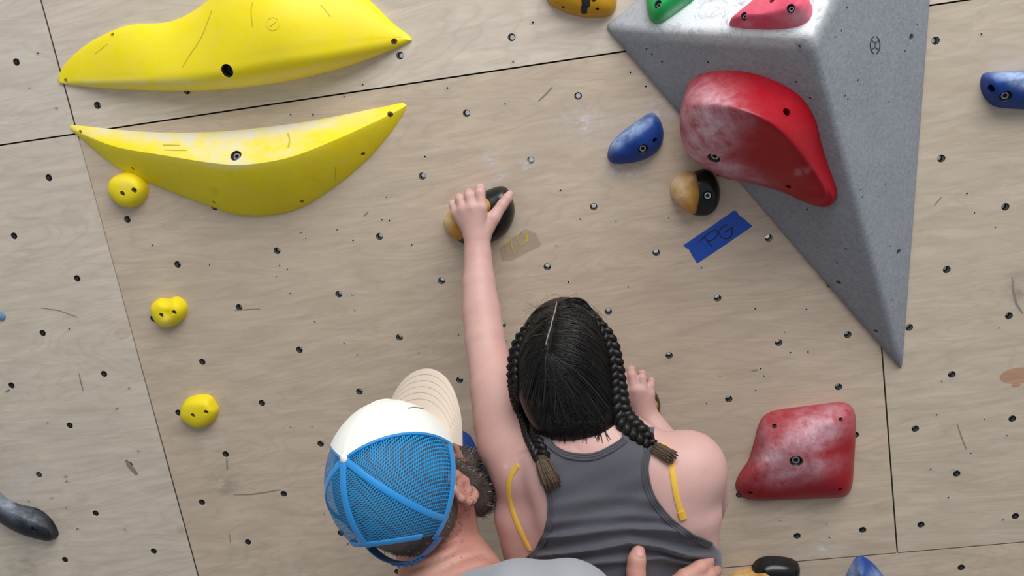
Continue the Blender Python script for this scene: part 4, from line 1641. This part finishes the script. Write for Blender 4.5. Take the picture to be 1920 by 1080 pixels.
tag(link('hair_strands', mesh(*join(SL)), M['hair_black'], ghair), kind='stuff')
FLY = []
hv = np.array([v.co[:] for v in ghair.data.vertices])
hn = np.array([v.normal[:] for v in ghair.data.vertices])
okv = np.nonzero((hv[:, 2] > HC[2] - .01) & (hv[:, 1] < -.27))[0]
for i in rng.choice(okv, 70):      # flyaway hairs leaving the crown, rooted on it
    t_ = np.cross(hn[i], rng.normal(0, 1, 3))
    t_ /= np.linalg.norm(t_)
    L = rng.uniform(.015, .034)
    q = [hv[i], hv[i] + t_ * L * .45 + hn[i] * L * .16, hv[i] + t_ * L + hn[i] * L * rng.uniform(-.05, .30)]
    FLY.append(tube(catmull(q, 9, False), .0002, 3))
tag(link('flyaway_hairs', mesh(*join(SR + FLY)), M['hair_strand'], ghair), kind='stuff')
p_, n_ = surf_path(S_h, [(1044, 566), (1041, 584), (1036, 600), (1033, 616), (1027, 632), (1024, 648)], 18, 0.0006, .35)
V, F = ribbon(p_, n_, [0.001 + 0.0012 * abs(math.sin(i * 1.1)) for i in range(18)], 0.0006)
link('parting', mesh(V, F), M['scalp'], ghair)


def braid(path, nors, width, period=0.034):
    path, nors = np.asarray(path), np.asarray(nors)
    s = np.concatenate([[0], np.cumsum(np.linalg.norm(np.diff(path, axis=0), axis=1))])
    n = 150
    q = np.linspace(0, s[-1], n)
    C = np.stack([np.interp(q, s, path[:, c]) for c in range(3)], 1)
    N = np.stack([np.interp(q, s, nors[:, c]) for c in range(3)], 1)
    T = np.gradient(C, axis=0)
    T /= np.linalg.norm(T, axis=1)[:, None]
    B = np.cross(N, T)
    B /= np.linalg.norm(B, axis=1)[:, None]
    N = np.cross(T, B)
    wq = np.interp(q / s[-1], np.linspace(0, 1, len(width)), width)
    parts = []
    for k in range(3):
        ph = 2 * math.pi * (q / period) + 2 * math.pi * k / 3
        pth = C + B * (wq * 0.50 * np.sin(ph))[:, None] + N * (wq * 0.24 * np.sin(2 * ph))[:, None]
        parts.append(tube(pth, wq * 0.36 * (1 + 0.10 * np.sin(ph * 3)), 10))
        # fine ridges of hair laid along each strand
        for j in range(5):
            an = 2 * math.pi * j / 5
            o_ = wq[:, None] * 0.33 * (B * math.cos(an) + N * math.sin(an))
            parts.append(tube(pth + o_, wq * 0.075, 4))
    return join(parts)


S_all = Surf(gbody, gtank, ghair)


def braid_path(pts, off):
    q = catmull(pts, 40, False)
    A = [S_all.at(x, y, off, d) for x, y, d in q]
    P3 = sm_arr([a[0] for a in A], 8)
    N3 = sm_arr([a[1] for a in A], 10)
    N3 = 0.5 * N3 + 0.5 * (-CM[2])[None]
    return P3, N3 / np.linalg.norm(N3, axis=1)[:, None]


bl_p, bl_n = braid_path([(1004, 600, .34), (984, 622, .34), (971, 650, .34), (966, 692, .345), (971, 735, .355), (980, 772, .375), (996, 808, .40), (1010, 840, .43), (1018, 862, .44)], 0.0015)
b1_ = link('braid', mesh(*braid(bl_p, bl_n, [.006, .013, .016, .017, .017, .017, .015])), M['hair_black'], girl)
br_p, br_n = braid_path([(1112, 598, .34), (1130, 620, .34), (1143, 650, .34), (1152, 695, .345), (1157, 745, .36), (1162, 780, .375), (1180, 802, .40), (1204, 818, .43), (1222, 838, .44)], 0.003)
b2_ = link('braid', mesh(*braid(br_p, br_n, [.006, .013, .016, .016, .017, .019, .021, .019, .012])), M['hair_black'], girl)


def tuft(p0, p1, nrm, n, r_in, spread, mat, parent):
    p0, p1 = np.asarray(p0), np.asarray(p1)
    ax = p1 - p0
    L = np.linalg.norm(ax)
    ax = ax / L
    u = np.cross(ax, nrm)
    u /= np.linalg.norm(u)
    w = np.cross(u, ax)
    parts = []
    for i in range(n):
        a, rr = random.uniform(0, 2 * math.pi), math.sqrt(random.random())
        o0 = (u * math.cos(a) + w * math.sin(a) * .6) * rr * r_in
        o1 = (u * math.cos(a) + w * math.sin(a) * .4) * rr * spread
        l_ = L * random.uniform(.75, 1.05)
        ts = np.linspace(0, 1, 6)
        pth = [p0 + ax * l_ * t + o0 * (1 - t) + o1 * (t ** .7) + u * random.uniform(-.0008, .0008) for t in ts]
        parts.append(tube(pth, [.0011, .0012, .0012, .0011, .0009, .0004], 4))
    tag(link('braid_tail', mesh(*join(parts)), mat, parent), kind='stuff')


tuft(S_all.at(1016, 858, .006, .44)[0], S_all.at(1040, 914, .006, .45)[0], -CM[2], 130, .006, .015, M['hair_tail'], b1_)
tuft(S_all.at(1220, 836, .008, .44)[0], S_all.at(1264, 864, .010, .44)[0], -CM[2], 120, .006, .010, M['hair_tail'], b2_)

WISP = []
for i in range(70):      # loose hairs over the nape
    x0 = random.uniform(1040, 1138)
    y0 = random.uniform(788, 802)
    x2 = x0 + random.uniform(-14, 14)
    WISP.append(strand(S_all, [(x0, y0), ((x0 + x2) / 2 + random.uniform(-4, 4), y0 + 12), (x2, y0 + random.uniform(18, 34))], 8, 0.0009, random.uniform(.0003, .0008), .40))
tag(link('nape_wisps', mesh(*join(WISP)), M['hair_black'], ghair), kind='stuff')

# shorts, legs and climbing shoes (below the picture, feet smeared on the wall)
lf = Field((0.45, -0.75, 0.28), (1.5, 0.0, 1.26), 0.006)
HP = G(1195, 1320, .42)
KNL, KNR = HP + np.array([-.09, .09, -.31]), HP + np.array([.13, .08, -.31])
FTL, FTR = np.array([HP[0] - .10, -.10, HP[2] - .59]), np.array([HP[0] + .15, -.10, HP[2] - .60])
lf.chain([(G(1175, 1150, .40), .118), (HP, .135)], 0.03, (BACK, 0.75))
for kn, ft, s in ((KNL, FTL, -1), (KNR, FTR, 1)):
    lf.chain([(HP + np.array([s * .065, 0, -.02]), .085), (kn, .058), (lerp(kn, ft, .3), .055), (ft, .036)], 0.02)
link('leggings', lf.mesh(0, 1), M['trousers'], girl)
for ft in (FTL, FTR):
    sf = Field(ft - np.array([.1, .12, .14]), ft + np.array([.1, .1, .1]), 0.004)
    sf.chain([(ft + np.array([0, -.02, 0]), .042), (ft + np.array([0, .03, -.035]), .040), (ft + np.array([0, .066, -.03]), .028)], 0.015)
    link('climbing_shoe', sf.mesh(0, 1), M['shoe'], girl)

# ---------------------------------------------------------------- man
man = empty('person', (0.70, -0.72, 0.0))
tag(man, 'bearded man in a grey shirt and trucker cap supporting the girl\'s back', 'person')
aX, bX, cX = camv(-.53, -.41, -.74), camv(.10, -.86, .50), None
bX = bX - aX * np.dot(aX, bX)
bX /= np.linalg.norm(bX)
cX = np.cross(bX, aX)                     # towards the right ear
if np.dot(cX, CM[0]) < 0:
    cX = -cX
K = P(740, 899, .440)


def H(a, b, c):
    """point in the man's head frame: up, forward, right (metres)"""
    return K + aX * a + bX * b + cX * c


mf = Field((0.28, -0.86, 0.82), (1.12, -0.22, 1.82), 0.0031)
mf.ell(H(0, 0, 0), (cX, bX, aX), (.075, .093, .098), 0.01)
mf.ell(H(-.060, .012, 0), (cX, bX, aX), (.066, .072, .078), 0.03)
mf.ell(H(-.115, .018, 0), (cX, bX, aX), (.053, .055, .045), 0.03)
mf.cone(H(-.055, .082, 0), H(-.085, .096, 0), .010, .015, 0.014)          # nose
mf.ell(H(-.112, .078, 0), (cX, bX, aX), (.026, .012, .010), 0.008)       # mouth
for s in (-1, 1):
    mf.ell(H(-.048, .078, s * .033), (cX, bX, aX), (.014, .010, .009), 0.005)
NB, C7 = H(-.080, .0, .004), P(848, 1098, .43)
mf.chain([(H(-.05, .01, 0), .060), (NB, .060), (P(824, 1036, .385), .066), (C7, .074)], 0.022)
mf.chain([(C7, .06), (P(980, 1165, .56), .050)], 0.03)
mf.chain([(C7, .06), (P(770, 1240, .56), .050)], 0.03)
# ears: helix, lobe and concha
for s in (1, -1):
    e = lambda b, a, c: H(a * 1.12 - .060, b * 1.12 - .002, s * (c * 1.1 + .0615))
    mf.chain([(e(.012, -.010, .012), .004), (e(.014, .012, .013), .0045), (e(.004, .027, .017), .0048), (e(-.010, .027, .021), .0048), (e(-.019, .014, .024), .0048), (e(-.020, -.004, .023), .0046),
              (e(-.014, -.020, .018), .0050), (e(-.003, -.031, .012), .0068), (e(.004, -.026, .010), .006)], 0.003)
    mf.ell(e(-.004, .0, .0145), (cX * s, bX, aX), (.0050, .0175, .027), 0.004)
    mf.cone(e(.012, -.004, .010), e(.011, -.012, .012), .0048, .0045, 0.003)
    mf.ell(e(.001, -.004, .0215), (cX * s, bX, aX), (.0070, .0085, .013), 0.0, True)
# neck creases
idx, X = mf.pts(np.abs(mf.a) < 0.012)
q_ = topix(X)
cr = np.zeros(len(X))
for line, am, w in (([(742, 1058), (790, 1046), (835, 1020), (868, 996)], .0052, 4.0), ([(762, 1072), (815, 1052), (850, 1036), (880, 1014)], .0040, 3.5), ([(800, 1082), (850, 1056), (895, 1040), (918, 1036)], .0045, 4.0),
                    ([(820, 1095), (870, 1072), (920, 1056)], .0035, 3.5), ([(770, 1030), (810, 1018), (845, 996)], .0026, 3.0)):
    c_ = catmull(line, 50, False)
    sel = (q_[:, 0] > c_[:, 0].min() - 14) & (q_[:, 0] < c_[:, 0].max() + 14) & (q_[:, 1] > c_[:, 1].min() - 14) & (q_[:, 1] < c_[:, 1].max() + 14)
    dd = np.min(np.linalg.norm(q_[sel][:, None, :] - c_[None], axis=2), axis=1)
    fade = np.clip(np.minimum(q_[sel][:, 0] - c_[:, 0].min(), c_[:, 0].max() - q_[sel][:, 0]) / 28, 0, 1)
    cr[sel] += .62 * am * fade * (np.exp(-(dd / w) ** 2) - .3 * np.exp(-((dd - 9) / 5) ** 2))
mf.a[idx[:, 0], idx[:, 1], idx[:, 2]] += cr.astype(np.float32)
# right arm: from under the sleeve round to the girl's back
EL, WR = P(1150, 1330, .66), P(1224, 1168, .525)
mf.chain([(P(1085, 1175, .60), .050), (EL, .042), (lerp(EL, WR, .35), .043), (WR, .028)], 0.015)
hd = .520
mc = [P(1240, 1118, 0.474), P(1254, 1128, 0.478), P(1262, 1142, 0.478), P(1266, 1158, 0.474)]
hand(mf, WR, .030, mc,
     [[(P(1284, 1083, 0.467), .0118), (P(1312, 1064, 0.450), .0106), (P(1328, 1052, 0.430), .0092)],
      [(P(1300, 1096, 0.467), .0118), (P(1328, 1079, 0.446), .0106), (P(1342, 1070, 0.420), .0092)],
      [(P(1306, 1116, 0.467), .0112), (P(1333, 1104, 0.444), .010), (P(1346, 1097, 0.420), .0088)],
      [(P(1302, 1138, 0.467), .0100), (P(1326, 1132, 0.447), .009), (P(1338, 1128, 0.428), .0078)]],
     [(P(1212, 1140, 0.502), .020), (P(1195, 1106, 0.490), .0150), (P(1192, 1072, 0.479), .0132), (P(1194, 1050, 0.474), .0128), (P(1197, 1034, 0.468), .0098)], r0=.0130)
SHL = P(690, 1290, .60)
LE = SHL + np.array([-.06, .06, -.28])
LW = LE + np.array([.08, .20, -.12])
mf.chain([(SHL + np.array([-.045, .025, -.13]), .050), (LE, .042), (lerp(LE, LW, .4), .042), (LW, .030)], .015)
mcl = [LW + np.array([.055 + .0 * i, .06 - .012 * i, .02 - .022 * i]) for i in range(4)]
hand(mf, LW, .03, mcl, [[(m_ + np.array([.03, .015, -.008]), .011), (m_ + np.array([.045, .01, -.028]), .010), (m_ + np.array([.045, -.004, -.042]), .009)] for m_ in mcl],
     [(LW + np.array([.02, .02, .02]), .018), (LW + np.array([.05, .03, .055]), .013), (LW + np.array([.075, .04, .07]), .010)], r0=.012)
mbody = link('body', mf.mesh(0, 1), M['skin_man'], man)
S_mb = Surf(mbody)
M['nail'] = plain('fingernail', lin(200, 150, 143), 0.5)
nl = S_mb.at(1199, 1038, .0004)
V, F = lathe([(0.0001, .0008), (.0040, .0006), (.0058, -.0008)], 14, (nl[0], nl[1]))
link('thumbnail', mesh(V, F), M['nail'], man)

# short hair under the cap, and beard
sf = Field(K - .2, K + .2, 0.003)
sf.ell(H(-.002, -.001, 0), (cX, bX, aX), (.0785, .0965, .1015), 0.01)
sf.ell(H(-.055, -.036, 0), (cX, bX, aX), (.062, .056, .046), 0.03)
sf.chain([(H(-.015, .032, .0665), .012), (H(-.05, .028, .0655), .011)], 0.01)
sf.chain([(H(-.02, .030, -.0665), .012), (H(-.05, .024, -.0655), .012)], 0.01)
sf.ell(H(-.06, .085, 0), (cX, bX, aX), (.085, .065, .085), 0, True)
sf.ell(H(-.062, .0, .080), (cX, bX, aX), (.03, .022, .034), 0, True)
sf.ell(H(-.052, .004, -.075), (cX, bX, aX), (.03, .024, .034), 0, True)
mhair = link('hair', sf.mesh(0, 2), M['hair_grey'], man)
bf = Field(K - .25, K + .25, 0.003)
for s in (1, -1):
    bf.chain([(H(-.040, .028, s * .066), .009), (H(-.065, .026, s * .064), .013), (H(-.095, .016, s * .060), .019), (H(-.125, .008, s * .052), .025), (H(-.150, .014, s * .034), .029), (H(-.158, .030, 0), .030)], 0.012)
    bf.chain([(H(-.100, .045, s * .048), .018), (H(-.130, .055, s * .03), .022), (H(-.140, .066, 0), .02)], 0.015)
    bf.ell(H(-.142, .004, s * .046), (cX, bX, aX), (.022, .026, .028), 0.015)
mbeard = link('beard', bf.mesh(0, 2), M['beard_dark'], man)


def bristles(ob, n, length, r, mat, name, parent, direction, sel=None):
    me = ob.data
    m_ = len(me.vertices)
    co = np.empty(m_ * 3)
    no = np.empty(m_ * 3)
    me.vertices.foreach_get('co', co)
    me.vertices.foreach_get('normal', no)
    co, no = co.reshape(-1, 3), no.reshape(-1, 3)
    ok = np.arange(m_)
    if sel is not None:
        ok = ok[sel(co)]
    parts = []
    for i in rng.choice(ok, n):
        d = direction + no[i] * rng.uniform(.15, .7) + rng.normal(0, .25, 3)
        d /= np.linalg.norm(d)
        L = length * rng.uniform(.5, 1.2)
        p0 = co[i] - no[i] * .001 + rng.normal(0, .0008, 3)
        parts.append(tube([p0, p0 + d * L * .5, p0 + d * L - no[i] * L * .12], [r, r * .9, r * .3], 3, cap=False))
    tag(link(name, mesh(*join(parts)), mat, parent), kind='stuff')


bdir = -aX * .7 + bX * .25
bristles(mbeard, 2600, .014, .00045, M['beard_dark'], 'beard_bristles', mbeard, bdir)
bristles(mbeard, 700, .014, .00045, M['beard_light'], 'white_bristles', mbeard, bdir, lambda c: (c - K) @ aX < -.148)
bristles(mbeard, 260, .012, .00040, M['beard_light'], 'white_bristles', mbeard, bdir)
hdir = -aX * .8 - bX * .15
bristles(mhair, 3600, .006, .0004, M['hair_grey'], 'hair_bristles', mhair, hdir, lambda c: (c - K) @ aX < -.01)
bristles(mhair, 600, .006, .0004, M['beard_light'], 'grey_bristles', mhair, hdir, lambda c: (c - K) @ aX < -.02)

# stubble fading down the nape
def nape(c):
    q = c - K
    a_, b_, c_ = q @ aX, q @ bX, q @ cX
    return (a_ < -.03) & (a_ > -.105) & (b_ < .0) & (b_ > -.11)


bristles(mbody, 2200, .0035, .00028, M['hair_grey'], 'nape_stubble', mhair, hdir, nape)

# ---- trucker cap
cap = empty('cap', K)
cap.parent = man
cap.matrix_parent_inverse = man.matrix_world.inverted()
cap['label'] = 'trucker cap, white front, blue mesh back, tan brim'
RC, RB, RA = .0885, .1075, .107


def rim(th):
    """height of the sweatband round the head, th=0 front, 90 right ear"""
    return -.018 - .026 * (0.5 - 0.5 * math.cos(math.radians(th))) ** 2


def dome(th, t, off=0.0):
    """t=0 rim, t=1 button"""
    a0 = rim(th) - .004
    e0 = math.asin(max(-1, a0 / RA))
    el = e0 + (math.pi / 2 - e0) * t
    c_, s_ = math.cos(math.radians(th)), math.sin(math.radians(th))
    sq = 1.0 + 0.05 * max(0, c_) * max(0, math.sin(el)) * math.cos(el) * 2     # taller structured front
    p = np.array([RA * math.sin(el) * (1 + .0), RB * math.cos(el) * c_ * sq, RC * math.cos(el) * s_])
    nv_ = p / np.array([RA ** 2, RB ** 2, RC ** 2])
    nv_ /= np.linalg.norm(nv_)
    p = p + nv_ * off
    return H(*p)


def dome_n(th, t):
    q = dome(th, t, .001) - dome(th, t, 0)
    return q / np.linalg.norm(q)


def opening(th):
    """lower edge of the fabric: arched cut-out above the strap at the back"""
    d = abs(((th - 180 + 180) % 360) - 180) if False else abs((th % 360) - 180)
    if d > 44:
        return 0.0
    return 0.40 * math.sqrt(max(0, 1 - (d / 44.0) ** 2))


def cap_panel(name, th0, th1, mat, off=0.0, thick=.0012, uv=True):
    nu, nv2 = 26, 26
    V, UV, F = [], [], []
    for layer in (0, 1):
        for j in range(nv2 + 1):
            for i in range(nu + 1):
                th = th0 + (th1 - th0) * i / nu
                t0 = opening(th)
                t = t0 + (1 - t0) * j / nv2
                t = min(t, .995)
                V.append(dome(th, t, off + thick * layer))
                UV.append((math.radians(th) * .092 * max(.25, math.cos(t * 1.45)), t * .17))
    L = (nu + 1) * (nv2 + 1)
    for layer in (0, 1):
        for j in range(nv2):
            for i in range(nu):
                q = [layer * L + j * (nu + 1) + i, layer * L + j * (nu + 1) + i + 1, layer * L + (j + 1) * (nu + 1) + i + 1, layer * L + (j + 1) * (nu + 1) + i]
                F.append(tuple(q) if layer else tuple(q[::-1]))
    if not uv:
        pass
    else:
        V, UV = V[L:], UV[L:]
        F = [tuple(i - L for i in f) for f in F[len(F) // 2:]]
    me = mesh(V, F)
    uvl = me.uv_layers.new(name='cloth')
    for lp in me.loops:
        uvl.data[lp.index].uv = UV[lp.vertex_index]
    return link(name, me, mat, cap)


def mesh_cloth():
    t = NT('blue_trucker_mesh')
    tc = t.n('ShaderNodeUVMap', uv_map='cloth')
    sep = t.n('ShaderNodeSeparateXYZ')
    t.l(tc.outputs[0], sep.inputs[0])
    su = t.math('ABSOLUTE', t.math('SINE', t.math('MULTIPLY', sep.outputs[0], math.pi / .0046)))
    sv = t.math('ABSOLUTE', t.math('SINE', t.math('MULTIPLY', sep.outputs[1], math.pi / .0031)))
    hole = t.math('MULTIPLY', t.math('SMOOTH_MIN', su, sv), 1.0)
    hole = t.math('MINIMUM', su, sv)
    mask = t.ramp(hole, [(0.34, g(0)), (0.46, g(1))])
    v = t.mapping()
    t.col(t.mix(t.noise(v, 30, 3), lin(22, 138, 208), lin(52, 162, 228)))
    t.rough(0.75)
    t.b.inputs['Specular IOR Level'].default_value = 0.2
    t.l(t.math('SUBTRACT', 1.0, t.math('MULTIPLY', mask, 0.9)), t.b.inputs['Alpha'])
    t.bump(hole, 0.3, 0.001)
    return t.m


M['mesh'] = mesh_cloth()
M['seam'] = cloth('blue_seam_tape', lin(18, 140, 216), 0.6, 900, 0.2)
M['capwhite'] = cloth('off_white_twill', lin(238, 240, 236), 0.8, 1200, 0.1, 0.03)
M['brim'] = cloth('tan_twill_brim', lin(208, 193, 178), 0.8, 1200, 0.15, 0.04)
M['navy'] = plain('blue_plastic_strap', lin(18, 96, 160), 0.35)
fp_ = cap_panel('front_panel', -62, 62, M['capwhite'], 0.002, .0016, False)
for t0 in (62, 121, 180, 239):
    cap_panel('mesh_panel', t0, t0 + 59, M['mesh'])


def seam(ths, ts, w, mat, name, off=.0012, thick=.0012):
    pts = [dome(a, b, off) for a, b in zip(ths, ts)]
    nn_ = [dome_n(a, b) for a, b in zip(ths, ts)]
    V, F = ribbon(pts, nn_, w, thick)
    return link(name, mesh(V, F, True, 50), mat, cap)


for th in (121, 180, 239):
    t0 = opening(th)
    seam([th] * 30, np.linspace(t0, .985, 30), .009 if th != 180 else .010, M['seam'], 'seam_tape')
for th in (62, -62):
    seam([th] * 30, np.linspace(0.0, .985, 30), .007, M['seam'], 'seam_tape', .002)
seam([61 - i * 0.0 for i in range(3)] if False else [0] * 24, np.linspace(.10, .985, 24), .0035, M['capwhite'], 'front_seam', .004, .0010)
M['fadeink'] = plain('faded_print', (0.22, 0.21, 0.19, 1), 0.7)
decal(fp_, 'front_print', stroke(catmull([(764, 766), (776, 764), (790, 766), (802, 770), (812, 776)], 14, False), 1.1), M['fadeink'], cap, .0008, 0)
# sweatband edge round the sides and over the arch
ths = np.linspace(62, 140, 30)
seam(ths, [.035] * 30, .012, M['seam'], 'edge_binding', .0014)
ths = np.linspace(220, 298, 30)
seam(ths, [.035] * 30, .012, M['seam'], 'edge_binding', .0014)
ths = np.linspace(140, 220, 50)
seam(ths, [opening(a) + .03 for a in ths], .009, M['seam'], 'edge_binding', .0016)
# snap strap
ths = np.linspace(136, 224, 40)
seam(ths, [.055] * 40, .017, M['navy'], 'snap_strap', .0085, .0014)
ths = np.linspace(158, 190, 14)
seam(ths, [.055] * 14, .013, M['navy'], 'snap_strap', .0110, .0012)
for th in (164, 171, 178, 185):
    V, F = lathe([(.0001, .002), (.0022, .0016), (.0028, 0)], 10, (dome(th, .055, .0122), dome_n(th, .055)))
    link('snap_stud', mesh(V, F), M['navy'], cap)
V, F = lathe([(.0001, .0065), (.005, .005), (.0075, .001), (.0075, -.002)], 18, (dome(0, .995, .0), aX))
link('button', mesh(V, F), M['capwhite'], cap)
# brim: curved bill with stitched rings
nu, nv2 = 34, 14
V, F = [], []
for layer in (0, 1):
    for j in range(nv2 + 1):
        s = j / nv2
        for i in range(nu + 1):
            w = -1 + 2 * i / nu
            th = 60 * w
            p0 = dome(th, 0.02, .002)
            a0 = float((p0 - K) @ aX)
            b0 = float((p0 - K) @ bX)
            c0 = float((p0 - K) @ cX)
            reach = .074 * math.sqrt(max(0, 1 - abs(w) ** 2.6))
            bb = b0 + reach * s
            cc = c0 * (1 + .04 * s)
            aa = a0 - .010 * s - .012 * (w * w) * s - .004 * s * s + .0011 * (0 if layer else -1.8)
            if layer and 1 < j < nv2 and j % 2 == 0:
                aa -= .0004
            V.append(H(aa, bb, cc))
L = (nu + 1) * (nv2 + 1)
for layer in (0, 1):
    for j in range(nv2):
        for i in range(nu):
            q = [layer * L + j * (nu + 1) + i, layer * L + j * (nu + 1) + i + 1, layer * L + (j + 1) * (nu + 1) + i + 1, layer * L + (j + 1) * (nu + 1) + i]
            F.append(tuple(q))
for i in range(nu):
    F.append((nv2 * (nu + 1) + i, nv2 * (nu + 1) + i + 1, L + nv2 * (nu + 1) + i + 1, L + nv2 * (nu + 1) + i))
bm = bmesh.new()
bv = [bm.verts.new(v) for v in V]
for f_ in F:
    bm.faces.new([bv[i] for i in f_])
bo = link('brim', bm_mesh(bm), M['brim'], cap)
S_br = Surf(bo)
top = V[L:]
for j in (4, 6, 8, 10, 12):
    row = np.array(top[j * (nu + 1) + 2:(j + 1) * (nu + 1) - 2]) + aX * .0004
    v_, f__ = tube(row, .00045, 4)
    link('stitch_line', mesh(v_, f__), M['brim'], bo)

# ---- grey T-shirt
tf2 = Field((0.30, -1.0, 0.80), (1.25, -0.30, 1.62), 0.005)
SHR, SHL = P(985, 1152, .575), P(690, 1290, .60)
TC = np.array([0.70, -.64, 1.30])
HPm = np.array([0.70, -.74, 0.92])
tb_n = np.array([0.15, -0.95, 0.25])
tf2.chain([(lerp(SHR, SHL, .5) - np.array([0, 0, .09]), .12), (TC, .165), (lerp(TC, HPm, .5), .16), (HPm, .165)], 0.03, (tb_n, .68))
tf2.chain([(P(905, 1158, .54), .064), (SHR, .070), (P(1068, 1150, .585), .066), (P(1092, 1172, .60), .060)], 0.03)
tf2.chain([(P(860, 1220, .55), .066), (SHL, .072), (SHL + np.array([-.05, .03, -.16]), .062)], 0.03)
idx, X = tf2.pts(np.abs(tf2.a) < .02)
tf2.a[idx[:, 0], idx[:, 1], idx[:, 2]] += (.0025 * np.sin(X[:, 0] * 70 + X[:, 2] * 40) * np.sin(X[:, 2] * 30 + 1)).astype(np.float32)
# neck opening and sleeve ends cut clean
tf2.ell(lerp(C7, P(824, 1036, .385), .35), (cX, bX, aX), (.084, .084, .084), 0, True)
shirt = link('t_shirt', tf2.mesh(0, 1), M['shirt'], man)
S_sh = Surf(shirt)

# trousers and shoes (below the picture)
pf = Field((0.30, -1.05, 0.05), (1.15, -0.40, 1.05), 0.008)
pf.chain([(HPm + np.array([0, 0, .06]), .16), (HPm + np.array([0, 0, -.05]), .165)], .03, (tb_n, .7))
for s in (-1, 1):
    ft = np.array([HPm[0] + s * .13, -.76 + s * .05, .10])
    pf.chain([(HPm + np.array([s * .09, 0, -.06]), .10), (HPm + np.array([s * .11, .04, -.44]), .072), (ft, .062)], .03)
    shf = Field(ft - np.array([.12, .15, .12]), ft + np.array([.12, .30, .08]), .005)
    shf.chain([(ft + np.array([0, -.03, -.055]), .044), (ft + np.array([0, .09, -.058]), .041), (ft + np.array([0, .17, -.066]), .033)], .02)
    shf.chain([(ft + np.array([0, -.01, .0]), .052), (ft + np.array([0, 0, -.05]), .045)], .02)
    link('shoe', shf.mesh(0, 1), M['shoe'], man)
link('trousers', pf.mesh(0, 1), M['trousers'], man)
